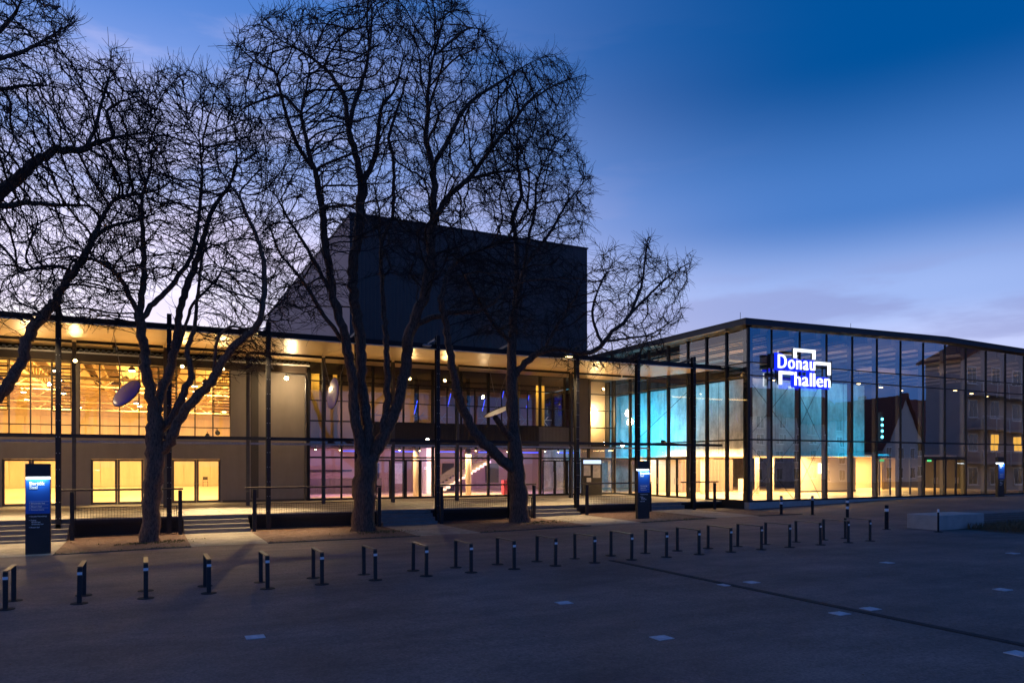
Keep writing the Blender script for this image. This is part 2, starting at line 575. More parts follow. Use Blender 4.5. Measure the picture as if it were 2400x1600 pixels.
# ------------------------------------------------------------------ terrace deck
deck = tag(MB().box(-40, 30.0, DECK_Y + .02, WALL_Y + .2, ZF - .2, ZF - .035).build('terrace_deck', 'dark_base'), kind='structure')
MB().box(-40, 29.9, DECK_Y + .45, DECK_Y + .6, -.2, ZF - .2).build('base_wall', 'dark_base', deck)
x = -30.0
while x < 29.5:
    w = min(1.5, 29.98 - x)
    for k in range(4):
        y0 = DECK_Y + k * 2.7
        y1 = min(y0 + 2.7, WALL_Y - .02)
        slab('slab', deck, x + .006, x + w - .006, y0 + .006, y1 - .006, ZF - .05, ZF, 'deck_slab')
    x += 1.5


def stairs(a, b, n, lab):
    t = thing('stone_stairs', lab, 'stairs', ((a + b) / 2, DECK_Y, ZF))
    for k in range(1, n):
        top = ZF - .165 * k
        y0 = DECK_Y - .33 * k
        slab('step', t, a, b, y0, DECK_Y + .02 - .004 * k, top - .165 - .02 * (k < n - 1) - .1 * (k == n - 1), top, 'step_stone', .012)
    slab('step', t, a - .02, b + .02, DECK_Y - .02, DECK_Y + .3, ZF - .165, ZF + .002, 'step_stone', .008)
    return t


for s in STAIRS: stairs(*s)


# ------------------------------------------------------------------ railings with wire mesh
def railing(x0, x1, lab, mesh=True, over=0.35):
    Y = 32.25
    t = thing('terrace_railing', lab, 'railing', ((x0 + x1) / 2, Y, gz((x0 + x1) / 2, Y)), 'railings along the terrace edge')
    zr = 1.80
    for x in (x0, x1):
        g = gz(x, Y) - .1
        slab('post', t, x - .07, x + .07, Y - .06, Y + .06, g, zr - .02, 'steel_black', .008)
    slab('handrail', t, x0 - over, x1 + over * .3, Y - .05, Y + .05, zr, zr + .07, 'dark_wood', .01)
    if mesh:
        n = max(1, int(round((x1 - x0) / 3.8)))
        for k in range(n):
            a = x0 + .1 + (x1 - x0 - .2) * k / n; b = x0 + .1 + (x1 - x0 - .2) * (k + 1) / n - .02
            za, zb = gz((a + b) / 2, Y) + .06, 1.17
            m = MB()
            m.bar((a, Y + .02, zb), (b, Y + .02, zb), .03, .03).bar((a, Y + .02, za), (b, Y + .02, za), .025, .025)
            m.bar((a, Y + .02, za), (a, Y + .02, zb), .03).bar((b, Y + .02, za), (b, Y + .02, zb), .03)
            xx = a + .1
            while xx < b:
                m.bar((xx, Y + .02, za), (xx, Y + .02, zb), .007); xx += .1
            zz = za + .1
            while zz < zb:
                m.bar((a, Y + .024, zz), (b, Y + .024, zz), .007); zz += .1
            tag(m.build('wire_mesh', 'steel_black', t), kind='stuff')
    return t


railing(-2.45, 1.25, 'black railing with wire mesh behind the slender speckled tree trunk')
railing(4.05, 9.35, 'black railing with wire mesh behind the thick forked tree trunk')
railing(12.3, 17.15, 'black railing with wire mesh left of the trunk with cut stub')
railing(20.2, 24.15, 'black railing with wire mesh behind the lit blue stele')
railing(27.15, 28.6, 'short black handrail without mesh beside the glass hall corner', False, .9)


# ------------------------------------------------------------------ canopy on black steel columns
can = thing('entrance_canopy', 'long flat canopy on black steel columns with its warm lit soffit over the terrace', 'canopy', (6, 33, 0))
CY0 = 33.0
SOFF = lambda y: 8.28 + (y - 33.1) * .045
for i, x in enumerate(COLX):
    for (Y, top, kind) in ((CY0, 8.86, 'steel_black'), (40.0, SOFF(40) - .1, 'steel_grey')):
        if Y == 40 and x > 27: continue
        z0 = gz(x, Y) - .1 if Y < 34 else ZF
        w = .088 if Y < 34 else .075
        m = MB()
        m.box(x - w, x + w, Y - .13, Y - .105, z0, top).box(x - w, x + w, Y + .105, Y + .13, z0, top).box(x - .012, x + .012, Y - .105, Y + .105, z0, top)
        c = m.build('column', kind, can, origin=(x, Y, z0))
        if Y < 34:
            b = MB()
            z = z0 + .9
            while z < top - .2:
                for s in (-1, 1):
                    b.lathe([(.018, Y - .145), (.018, Y - .13)], (x + s * .055, 0, z), 6, 'Y')
                z += .62
            tag(b.build('bolt_row', 'galvanised', c), kind='stuff')
            MB().bar((x, Y + .1, top - .12), (x, Y + 1.3, SOFF(34.3) + .3), .1, .12).build('strut', 'steel_black', can)
XA, XB = COLX[0], 29.8
for a, b in zip(COLX, COLX[1:] + [29.9]):
    slab('girder', can, a + .09, b - .09, CY0 - .05, CY0 + .05, 3.83, 3.97, 'steel_black')
    slab('purlin', can, a + .09, b - .09, 39.94, 40.06, SOFF(40) - .14, SOFF(40) - .01, 'steel_black')
    slab('conduit', can, a + .09, b - .09, 39.90, 40.02, 3.82, 3.92, 'galvanised')
    for k in range(3):
        y0, y1 = 33.2 + k * 3.55, 33.2 + (k + 1) * 3.55
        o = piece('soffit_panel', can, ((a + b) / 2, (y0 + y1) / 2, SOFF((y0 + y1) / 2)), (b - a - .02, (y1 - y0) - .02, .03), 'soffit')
        o.rotation_euler = (math.atan(.045), 0, 0)
slab('fascia', can, XA - 2, XB, 33.06, 33.2, 8.27, 8.49, 'steel_black')
slab('drip_edge', can, XA - 2, XB, 33.03, 33.16, 8.22, 8.262, 'white_trim')
m = MB().quadgrid([[(XA - 2, 33.2, SOFF(33.2) + .1), (XB, 33.2, SOFF(33.2) + .1)], [(XA - 2, 43.9, SOFF(43.9) + .1), (XB, 43.9, SOFF(43.9) + .1)]])
m.quadgrid([[(XA - 2, 33.2, 8.48), (XB, 33.2, 8.48)], [(XA - 2, 43.9, 8.98), (XB, 43.9, 8.98)]])
m.build('roof_sheet', 'roof_dark', can)


# ------------------------------------------------------------------ wall and pane builders
def wall_xz(name, parent, x0, x1, z0, z1, y0, y1, holes, m):
    xs = sorted({x0, x1, *[h[0] for h in holes], *[h[1] for h in holes]})
    zs = sorted({z0, z1, *[h[2] for h in holes], *[h[3] for h in holes]})
    b = MB(); idx = {}; cells = set()
    for i in range(len(xs) - 1):
        for j in range(len(zs) - 1):
            cx, cz = (xs[i] + xs[i + 1]) / 2, (zs[j] + zs[j + 1]) / 2
            if not any(h[0] < cx < h[1] and h[2] < cz < h[3] for h in holes): cells.add((i, j))

    def V(i, j, s):
        k = (i, j, s)
        if k not in idx:
            idx[k] = len(b.v); b.v.append((xs[i], y0 if s == 0 else y1, zs[j]))
        return idx[k]
    for (i, j) in cells:
        b.f.append((V(i, j, 0), V(i + 1, j, 0), V(i + 1, j + 1, 0), V(i, j + 1, 0)))
        b.f.append((V(i, j, 1), V(i, j + 1, 1), V(i + 1, j + 1, 1), V(i + 1, j, 1)))
        for (di, dj, e) in ((-1, 0, ((0, 0), (0, 1))), (1, 0, ((1, 1), (1, 0))), (0, -1, ((1, 0), (0, 0))), (0, 1, ((0, 1), (1, 1)))):
            if (i + di, j + dj) not in cells:
                (p, q), (r_, s) = e
                b.f.append((V(i + p, j + q, 0), V(i + p, j + q, 1), V(i + r_, j + s, 1), V(i + r_, j + s, 0)))
    return b.build(name, m, parent)


PC = {}


def pane(parent, axis, at, a0, a1, z0, z1, m='glass', name='pane'):
    w, h = a1 - a0, z1 - z0
    key = (axis, round(w, 2), round(h, 2), m)
    if key not in PC:
        me = bpy.data.meshes.new(name)
        if axis == 'Y': v = [(-w / 2, 0, -h / 2), (w / 2, 0, -h / 2), (w / 2, 0, h / 2), (-w / 2, 0, h / 2)]
        else: v = [(0, w / 2, -h / 2), (0, -w / 2, -h / 2), (0, -w / 2, h / 2), (0, w / 2, h / 2)]
        me.from_pydata(v, [], [(0, 1, 2, 3)]); me.materials.append(M[m]); PC[key] = me
    c = ((a0 + a1) / 2, at, (z0 + z1) / 2) if axis == 'Y' else (at, (a0 + a1) / 2, (z0 + z1) / 2)
    o = link(name, PC[key], parent, c)
    t = .0032
    o.rotation_euler = (random.gauss(0, t), 0, random.gauss(0, t)) if axis == 'Y' else (0, random.gauss(0, t), random.gauss(0, t))
    return o


# ------------------------------------------------------------------ the plastered concert hall on the left
hall = thing('concert_hall', 'plastered hall with glazed double doors and a band of upper windows glowing yellow', 'building', (-4, WALL_Y, 0))
HX0, HX1, HYB = -16.0, 8.45, 80.0
doors = [(-2.52 - 3.82 * k, -.07 - 3.82 * k) for k in (-1, 0, 1, 2)]
upper = [(-10.6, -7.3), (-6.95, -3.35), (-3.02, 4.27)]
holes = [(a, b, ZF + .02, 3.08) for a, b in doors] + [(a, b, 4.3, 8.02) for a, b in upper]
wall_xz('wall', hall, HX0, HX1, ZF - .3, 8.45, WALL_Y, WALL_Y + .35, holes, 'stucco')
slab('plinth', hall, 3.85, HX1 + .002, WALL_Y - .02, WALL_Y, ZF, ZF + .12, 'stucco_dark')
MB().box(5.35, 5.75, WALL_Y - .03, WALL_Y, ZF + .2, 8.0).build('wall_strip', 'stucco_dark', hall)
slab('eave_board', hall, HX0, 8.3, 43.35, WALL_Y - .002, 8.02, 8.45, 'dark_wood')
slab('gutter', hall, HX0, 8.45, 43.16, 43.34, 8.40, 8.47, 'white_trim')
m = MB()
x = HX0
rows = []
while x < 8.4:
    for dx, dz in ((0, 0), (.04, .05), (.14, .05), (.18, 0)):
        rows.append([(x + dx, 43.2, 8.49 + dz), (x + dx, 43.35, 8.58 + dz * 1.4)])
    x += .25
m.quadgrid(rows).build('roof_sheet', 'sky_tinted_metal', hall)
slab('roof', hall, HX0, 8.45, 43.5, 81, 9.98, 10.2, 'roof_dark')
m = MB()
m.tube([(6.35, 43.25, 8.42), (6.37, 43.25, 8.25), (6.55, 43.5, 8.08), (7.3, 43.85, 7.98), (8.30, 43.88, 7.95), (8.33, 43.88, 7.6), (8.33, 43.88, .72)], .05, 8)
m.build('downpipe', 'galvanised', hall, True)
for a, b in doors:
    mid = (a + b) / 2
    for (l, r_, s) in ((a, mid, 1), (mid, b, -1)):
        d = MB()
        t = .11
        d.box(l + .005, r_ - .005, WALL_Y + .05, WALL_Y + .12, ZF + .03, ZF + .14).box(l + .005, r_ - .005, WALL_Y + .05, WALL_Y + .12, 2.97, 3.07)
        d.box(l + .005, l + t, WALL_Y + .05, WALL_Y + .12, ZF + .14, 2.97).box(r_ - t, r_ - .005, WALL_Y + .05, WALL_Y + .12, ZF + .14, 2.97)
        o = d.build('glazed_door', 'steel_grey', hall)
        pane(o, 'Y', WALL_Y + .085, l + t, r_ - t, ZF + .14, 2.97)
        hx = r_ - .06 if s == 1 else l + .06
        MB().tube([(hx, WALL_Y + .05, 1.75), (hx, WALL_Y + .0, 1.75), (hx - s * .12, WALL_Y + .0, 1.75)], .012, 6).build('handle', 'galvanised', o)
for a, b in upper:
    n = int(round((b - a) / .9))
    xs = [a + (b - a) * k / n for k in range(n + 1)]
    for k, x in enumerate(xs):
        slab('mullion', hall, x - .03, x + .03, WALL_Y + .04, WALL_Y + .16, 4.3, 8.02, 'steel_grey')
    for z in (4.32, 4.82, 8.0):
        slab('transom', hall, a, b, WALL_Y + .06, WALL_Y + .14, z - .025, z + .025, 'steel_grey')
    for k in range(n):
        pane(hall, 'Y', WALL_Y + .10, xs[k] + .03, xs[k + 1] - .03, 4.845, 7.975)
        pane(hall, 'Y', WALL_Y + .10, xs[k] + .03, xs[k + 1] - .03, 4.345, 4.795)
    for k in ({3: [2], 4: [0, 3], 8: [4, 7]}.get(n, [n - 1])):
        lo = MB()
        l, r_ = xs[k] + .04, xs[k + 1] - .04
        lo.box(l, l + .03, WALL_Y - .02, WALL_Y + .03, 5.5, 7.95).box(r_ - .03, r_, WALL_Y - .02, WALL_Y + .03, 5.5, 7.95)
        z = 5.5
        while z < 7.96:
            lo.bar((l + .03, WALL_Y, z), (r_ - .03, WALL_Y, z), .06, .045); z += .165
        lo.build('louvre', 'steel_black', hall)
# inside the hall
slab('floor', hall, HX0, HX1 - .02, WALL_Y + .36, HYB, ZF - .1, ZF, 'hall_floor')
slab('side_wall', hall, HX1 - .25, HX1 - .02, WALL_Y + .36, HYB, ZF, 9.97, 'plaster_warm')
slab('side_wall', hall, HX0, HX0 + .2, WALL_Y + .36, HYB, ZF, 9.97, 'plaster_warm')
slab('ceiling', hall, HX0, HX1, WALL_Y - .4, HYB + .2, 9.80, 9.97, 'hall_ceiling')
slab('rear_wall', hall, HX0, HX1, HYB, HYB + .2, ZF, 9.80, 'wood_panel')
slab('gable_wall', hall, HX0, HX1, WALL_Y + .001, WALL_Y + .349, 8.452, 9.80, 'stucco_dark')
x = HX0 + .25
while x < HX1 - 1.3:
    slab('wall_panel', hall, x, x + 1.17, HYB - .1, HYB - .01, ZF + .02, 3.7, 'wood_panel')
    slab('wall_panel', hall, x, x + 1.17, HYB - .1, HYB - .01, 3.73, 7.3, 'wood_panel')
    x += 1.2
for x in (-14.3, -10.4, -6.5, -2.6, 1.3, 5.2):
    t = MB()
    t.bar((x, WALL_Y + .4, 9.45), (x, HYB - .1, 9.45), .16, .14).bar((x, WALL_Y + .4, 8.45), (x, HYB - .1, 8.45), .16, .14)
    for k in range(22):
        y = WALL_Y + .5 + k * 1.6
        t.bar((x, y, 8.5), (x, y + .8, 9.4), .07).bar((x, y + .8, 9.4), (x, y + 1.6, 8.5), .07)
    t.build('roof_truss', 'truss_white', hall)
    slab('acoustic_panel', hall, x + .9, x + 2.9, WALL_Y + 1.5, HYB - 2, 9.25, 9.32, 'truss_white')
for y in (47, 51.5, 56, 60.5, 65, 69.5, 74):
    slab('cross_beam', hall, HX0 + .3, HX1 - .3, y - .07, y + .07, 9.42, 9.62, 'dark_wood')
    t = MB()
    t.bar((HX0 + .3, y + .6, 7.55), (HX1 - .3, y + .6, 7.55), .09).bar((HX0 + .3, y + .6, 8.1), (HX1 - .3, y + .6, 8.1), .09)
    for k in range(16):
        xx = HX0 + .3 + k * 1.49
        t.bar((xx, y + .6, 7.55), (xx + .75, y + .6, 8.1), .05).bar((xx + .75, y + .6, 8.1), (xx + 1.49, y + .6, 7.55), .05)
    t.build('lighting_truss', 'truss_white', hall)
lampm = None
for x in (-12.3, -8.4, -4.6, -.7, 3.2, 6.6):
    for y in (47.2, 52.5, 58.5, 65, 72.5):
        xx, yy, z = x + random.uniform(-.4, .4), y + random.uniform(-.3, .3), random.choice([7.6, 7.9, 8.15])
        if lampm is None:
            m = MB().lathe([(.05, .22), (.16, .14), (.20, .0), (.19, -.01)], (0, 0, 0), 12)
            lampm = m.build('tmp', 'dark_wood').data
            bulb = MB().lathe([(.17, 0), (.15, -.05), (.02, -.08)], (0, 0, 0), 10).build('tmp', 'lamp_warm').data
            rod = MB().bar((0, 0, .2), (0, 0, 1.7), .02).build('tmp', 'dark_wood').data
            for o in [o for o in COL.objects if o.name.startswith('tmp')]: bpy.data.objects.remove(o)
        o = link('pendant_lamp', lampm, hall, (xx, yy, z))
        link('bulb', bulb, o, (xx, yy, z)); link('rod', rod, o, (xx, yy, z))
for x in (-12.4, -6.6, -.8, 5.0):
    for y in (50, 62, 73):
        light('hall_light', 'AREA', (x, y, 8.1), 720, (1, .66, .25), hall, (x, y, 0), 2.2, 2.2)
    light('hall_uplight', 'AREA', (x, 60, 8.2), 420, (1, .58, .16), hall, (x, 60, 12), 1.5, 22)


ch = thing('stacking_chair', 'wooden chair standing alone at the panelled wall inside the yellow hall', 'chair', (5.2, 77, ZF))
slab('seat', ch, 4.97, 5.43, 76.8, 77.22, ZF + .43, ZF + .46, 'dark_wood', .01)
slab('backrest', ch, 4.99, 5.41, 77.2, 77.23, ZF + .62, ZF + .92, 'dark_wood', .01)
for (x, y, h) in ((4.99, 76.82, .43), (5.41, 76.82, .43), (4.99, 77.215, .9), (5.41, 77.215, .9)):
    MB().bar((x, y, ZF), (x, y, ZF + h), .03).build('leg', 'steel_grey', ch)


# ------------------------------------------------------------------ the glazed foyer between hall and glass hall
foy = thing('glass_foyer', 'two-storey glazed foyer with dark metal balcony band and violet lit entrance', 'building', (19, WALL_Y, 0))
FX0, FX1 = 8.5, 30.0
mx = [8.54 + 1.917 * k for k in range(12)]
mx[-1] = 29.9
SPX = (11.6, 26.55)
for k, x in enumerate(mx):
    big = k % 2 == 0
    slab('mullion', foy, x - (.07 if big else .04), x + (.07 if big else .04), WALL_Y - .06, WALL_Y + .14, ZF, 8.72, 'steel_black')
for z, h in ((ZF + .06, .12), (3.22, .10), (3.95, .14), (5.36, .08), (6.55, .05), (7.7, .07)):
    for a, b in zip(mx[:-1], mx[1:]):
        slab('transom', foy, a + .07, b - .07, WALL_Y - .03, WALL_Y + .10, z - h / 2, z + h / 2, 'steel_black')
rowsz = [(ZF + .12, 3.17), (3.27, 3.88), (4.02, 5.32), (5.40, 6.525), (6.575, 7.665), (7.735, 8.7)]
for k, (a, b) in enumerate(zip(mx[:-1], mx[1:])):
    for i, (z0, z1) in enumerate(rowsz):
        if i == 2 and SPX[0] < (a + b) / 2 < SPX[1]: continue
        if (a + b) / 2 > 26.7 and i >= 2: continue
        pane(foy, 'Y', WALL_Y + .03, a + .05, b - .05, z0, z1, 'glass_foyer')


for a, b in zip(mx[:-1], mx[1:]):
    if (a + b) / 2 < 26.7:
        slab('glazing_bar', foy, (a + b) / 2 - .025, (a + b) / 2 + .025, WALL_Y - .02, WALL_Y + .08, 5.41, 7.66, 'steel_black')


def corrugated(name, parent, x0, x1, y, z0, z1, m, pitch=.11, dep=.035):
    b = MB(); rows = []
    n = int((x1 - x0) / pitch)
    for i in range(n):
        x = x0 + i * pitch
        for dx, dy in ((0, 0), (.4 * pitch, 0), (.5 * pitch, dep), (.9 * pitch, dep)):
            rows.append([(x + dx, y - dy, z0), (x + dx, y - dy, z1)])
    return b.quadgrid(rows).build(name, m, parent)


corrugated('spandrel', foy, SPX[0], 23.7, WALL_Y - .08, 4.03, 5.34, 'corrugated')
corrugated('spandrel', foy, 23.72, SPX[1], WALL_Y - .08, 4.03, 5.34, 'corrugated_grey')  # continues the dark band; light on this end put into the paler metal
slab('parapet', foy, SPX[0], SPX[1], WALL_Y + .02, WALL_Y + .3, 4.03, 5.34, 'dark_base')
corrugated('metal_cladding', foy, 26.75, 27.85, WALL_Y - .05, 4.03, 8.7, 'corrugated_grey')
slab('wall', foy, 26.75, 27.85, WALL_Y + .02, WALL_Y + .3, 4.03, 8.75, 'stucco_dark')
slab('wall', foy, 27.87, 29.85, WALL_Y + 1.2, WALL_Y + 1.4, 3.3, 8.75, 'plaster_warm')
slab('ledge', foy, 27.87, 29.85, WALL_Y + .9, WALL_Y + 1.2, 4.0, 4.35, 'dark_base')
# interior
slab('floor', foy, FX0, FX1, WALL_Y + .15, 56, ZF - .1, ZF, 'foyer_floor')
slab('gallery_floor', foy, FX0 + .03, 26.5, WALL_Y + .31, 56, 4.02, 4.35, 'ceiling_black')
slab('rear_wall', foy, FX0, FX1 + 5, 56, 56.3, ZF, 4.3, 'foyer_wall')
slab('gallery_wall', foy, FX0, FX1 + 5, 56, 56.3, 4.301, 8.9, 'foyer_wall')
slab('partition', foy, 29.9, 29.98, 44.75, 55.9, 4.0, 8.7, 'dark_base')
slab('ceiling', foy, FX0, FX1, WALL_Y - .2, 56, 8.76, 8.9, 'ceiling_black')
slab('side_wall', foy, FX0 - .03, FX0 + .02, WALL_Y + .36, 56, ZF, 8.7, 'foyer_wall')
for x, y in ((12.5, 47.5), (16.3, 47.5), (20.1, 47.5), (24.0, 47.5)):
    m = MB().lathe([(.19, ZF), (.19, 4.02)], (x, y, 0), 16); m.build('pillar', 'plaster_white', foy, True)
    m = MB().lathe([(.13, 4.35), (.13, 8.7)], (x, y, 0), 12); m.build('pillar', 'dark_base', foy, True)
# bar counter, staircase, notice boards and doors of the foyer
slab('bar_counter', foy, 9.4, 15.6, 53.2, 54.0, ZF, ZF + 1.1, 'dark_wood')
slab('bar_shelf', foy, 9.4, 14.0, 55.6, 55.98, 2.3, 2.4, 'dark_base')
slab('screen', foy, 8.9, 9.5, 52, 52.1, 2.5, 3.2, 'window_dark')
m = MB()
for k in range(14):
    m.box(19.3 + k * .3, 19.62 + k * .3, 51.2, 53.2, ZF + .17 * k, ZF + .17 * (k + 1))
st = m.build('inner_stairs', 'plaster_white', foy)
MB().bar((19.2, 51.15, ZF + .9), (23.4, 51.15, ZF + 3.3), .05, .5).build('balustrade', 'dark_base', st)
slab('stone_wall', foy, 18.3, 19.2, 51, 53.6, ZF, 4.0, 'plaster_white')
slab('stand', foy, 22.6, 23.0, 47.0, 47.4, ZF, ZF + 1.0, 'plastic_red')
for (a, b, c) in ((17.2, 18.3, 'poster'), (25.2, 26.4, 'window_dark')):
    slab('notice_board', foy, a, b, 55.9, 55.98, 1.3, 2.9, c)
for x in (15.2, 21.4):
    slab('door_leaf', foy, x, x + 1.0, 55.86, 55.94, ZF, 2.9, 'dark_base')
for (x0, n) in ((mx[2] + .1, 4), (mx[8] + .1, 4)):
    for k in range(n):
        a = x0 + k * .95; b = a + .95
        d = MB()
        d.box(a + .01, b - .01, WALL_Y - .14, WALL_Y - .07, ZF + .01, ZF + .1).box(a + .01, b - .01, WALL_Y - .14, WALL_Y - .07, 3.0, 3.1)
        d.box(a + .01, a + .09, WALL_Y - .14, WALL_Y - .07, ZF + .1, 3.0).box(b - .09, b - .01, WALL_Y - .14, WALL_Y - .07, ZF + .1, 3.0)
        o = d.build('glazed_door', 'steel_black', foy)
        pane(o, 'Y', WALL_Y - .1, a + .09, b - .09, ZF + .1, 3.0, 'glass_foyer')
        hx = b - .14 if k % 2 == 0 else a + .14
        MB().tube([(hx, WALL_Y - .20, 1.2), (hx, WALL_Y - .20, 2.3)], .016, 6).build('handle', 'galvanised', o)
for (xa, xb) in ((9.0, 9.5), (10.3, 10.6), (22.6, 23.0), (24.4, 25.1)):
    curtain_ = MB(); rows = []
    for i in range(12):
        xx = xa + (xb - xa) * i / 11
        rows.append([(xx, 45.6 + .05 * (i % 2), 4.4), (xx, 45.6 + .05 * (i % 2), 8.3)])
    curtain_.quadgrid(rows).build('curtain', 'curtain_yellow', foy, True)
light('curtain_wash', 'AREA', (23.8, 45.0, 8.3), 50, (1, .60, .15), foy, (23.8, 45.7, 5.5), 2.5, .2)
light('curtain_wash', 'AREA', (9.8, 45.0, 8.3), 30, (1, .60, .15), foy, (9.8, 45.7, 5.5), 1.6, .2)
# blue stage light tubes and lattice stage gear on the gallery
for k, (x, z) in enumerate(((16.0, 6.6), (18.5, 7.2), (21.2, 7.0), (22.8, 7.6), (25.0, 7.4))):
    MB().tube([(x, 47 + k * .3, z - .45), (x + .22, 47 + k * .3, z + .45)], .022, 6).build('light_tube', 'led_blue', foy)
for k in range(9):
    x = 12.6 + k * 1.55
    m = MB()
    m.bar((x, 46.2, 5.4), (x + .7, 46.2, 6.2), .05).bar((x + .75, 46.2, 5.4), (x + .1, 46.2, 6.2), .05).bar((x - .1, 46.2, 5.95), (x + 1.1, 46.2, 5.95), .05)
    m.build('scissor_table', 'galvanised', foy)
for k in range(12):
    x = 9.2 + 1.75 * k
    y = 45.3 + (k % 3) * 1.2
    z = 3.72
    m = MB().lathe([(.03, .22), (.06, .18), (.07, 0), (.06, -.01)], (x, y, z), 8); o = m.build('downlight', 'dark_base', foy, origin=(x, y, z))
    MB().lathe([(.06, -.012), (.02, -.04)], (x, y, z), 8).build('bulb', 'lamp_warm', o)
for k in range(6):
    x = 11.2 + 3.1 * k
    MB().box(x, x + 1.6, 46.6, 46.66, 3.62, 3.68).build('light_bar', 'led_blue', foy)
light('foyer_violet', 'AREA', (11.0, 50, 3.7), 190, (.50, .18, 1), foy, (11.0, 53, 0), 3, 2)
light('foyer_violet', 'AREA', (17.0, 49, 3.7), 200, (.55, .28, 1), foy, (17.0, 53, 0), 3, 2)
light('foyer_warm', 'AREA', (13.5, 47.5, 3.8), 640, (1, .56, .22), foy, (13.5, 48.5, 0), 5, 3)
light('foyer_warm', 'AREA', (20.5, 48.5, 3.8), 980, (1, .58, .23), foy, (20.5, 49.5, 0), 6, 3)
light('foyer_violet', 'AREA', (24.5, 48, 3.7), 380, (.5, .25, 1), foy, (25, 53, 0), 3, 2)
light('gallery_warm', 'AREA', (16, 54, 7.6), 80, (1, .58, .16), foy, (16, 56, 6), 8, .4)
light('stair_hall_warm', 'POINT', (28.7, WALL_Y + .5, 5.9), 170, (1, .64, .22), foy, radius=.25)
MB().lathe([(.05, .3), (.16, .2), (.19, 0), (.12, -.15), (.02, -.2)], (28.7, WALL_Y + .8, 6.5), 12).build('globe_lamp', 'lamp_hot', foy, True)

# glazed poster case before the foyer
case = thing('poster_case', 'black poster case with lit blue header standing by the foyer entrance', 'display case', (27.2, 42.8, ZF))
cb = slab('frame', case, 26.4, 28.0, 42.75, 42.9, ZF, 3.25, 'stele_black', .02)
slab('header', case, 26.5, 27.9, 42.73, 42.745, 2.85, 3.1, 'case_light')
slab('poster', case, 26.52, 27.05, 42.73, 42.745, 2.05, 2.75, 'poster')
slab('poster', case, 27.25, 27.85, 42.73, 42.745, 1.9, 2.75, 'poster')
slab('poster', case, 26.75, 27.1, 42.73, 42.745, 1.62, 1.9, 'poster')

# ------------------------------------------------------------------ stage tower
TX0, TX1, TY0, TY1, TZ = 12.95, 32.6, 57.0, 100.0, 22.2
s_ = TY0 / 52.0
TX0, TX1 = TX0 * s_, TX1 * s_
tow = thing('stage_tower', 'tall windowless stage tower clad in dark ribbed metal behind the trees', 'building', (TX0, TY0, 0))
slab('plaster_side', tow, TX0, TX1, TY0 + .06, TY1, 0, TZ - .15, 'tower_plaster')
b = MB(); rows = []
n = int((TX1 - TX0) / .3)
for i in range(n + 1):
    x = TX0 + i * (TX1 - TX0) / n
    rows += [[(x, TY0, 8), (x, TY0, TZ)], [(x + .2, TY0, 8), (x + .2, TY0, TZ)], [(x + .22, TY0 - .025, 8), (x + .22, TY0 - .025, TZ)], [(x + .28, TY0 - .025, 8), (x + .28, TY0 - .025, TZ)]]
b.quadgrid(rows[:-3]).build('metal_front', 'tower_cladding', tow)
slab('coping', tow, TX0 - .08, TX1 + .08, TY0 - .1, TY0 + .2, TZ, TZ + .1, 'roof_dark')
slab('coping', tow, TX0 - .08, TX0 + .2, TY0 + .2, TY1, TZ - .15, TZ - .03, 'roof_dark')

# ------------------------------------------------------------------ glass hall on the right
gh = thing('glass_hall', 'glass hall with dark steel mullions, blue lit concrete core and warm ground floor', 'building', (30.1, 31.2, 0))
RX0, RX1, RY0, RY1 = 30.1, 64.0, 31.2, 46.0
rmx = [30.1] + [31.85 + 2.2 * k for k in range(15)]
lmy = [31.2, 32.95, 34.65, 36.35, 38.3, 40.4, 42.5, 44.6]


def roofz(x):
    return float(np.interp(x, [29, 46.9, 64], [10.50, 10.78, 10.42]))


trz = [(4.19, .09), (7.77, .06), (8.5, .06)]
for k, x in enumerate(rmx):
    w = .05
    slab('mullion', gh, x - w / 2 - (.05 if k == 0 else 0), x + w / 2 + (.05 if k == 0 else 0), RY0 - .04, RY0 + .08, ZF, roofz(x) - .1, 'steel_black')
    if k:
        slab('post', gh, x - .06, x + .06, RY0 + .12, RY0 + .34, ZF, roofz(x) - .1, 'steel_grey')
for y in lmy[1:]:
    slab('mullion', gh, RX0 - .06, RX0 + .16, y - .06, y + .06, ZF, roofz(RX0) - .1, 'steel_black')
slab('corner_post', gh, RX0 + .06, RX0 + .42, RY0 + .12, RY0 + .48, ZF, roofz(30.3) - .1, 'steel_black')
for a, b in zip(rmx[:-1], rmx[1:]):
    for z, h in trz + [(ZF + .05, .1)]:
        slab('transom', gh, a + (.076 if a == rmx[0] else .026), b - .026, RY0 - .03, RY0 + .07, z - h / 2, z + h / 2, 'steel_black')
    zs = [ZF + .1, 4.145, 4.235, 7.74, 7.80, 8.47, 8.53]
    entr = 45.0 < (a + b) / 2 < 49.5
    for z0, z1 in ((zs[0], zs[1]), (zs[2], zs[3]), (zs[4], zs[5])):
        if entr and z0 < 1: z0 = 3.3
        pane(gh, 'Y', RY0 + .02, a + .025, b - .025, z0, z1, 'glass_hall')
    # the top row follows the sloping roof
    me = bpy.data.meshes.new('pane')
    c = Vector(((a + b) / 2, RY0 + .02, 9.5))
    me.from_pydata([(a + .025 - c.x, 0, 8.53 - c.z), (b - .025 - c.x, 0, 8.53 - c.z), (b - .025 - c.x, 0, roofz(b) - .05 - c.z), (a + .025 - c.x, 0, roofz(a) - .05 - c.z)], [], [(0, 1, 2, 3)])
    me.materials.append(M['glass_hall'])
    o = link('pane', me, gh, c); o.rotation_euler = (random.gauss(0, .002), 0, random.gauss(0, .002))
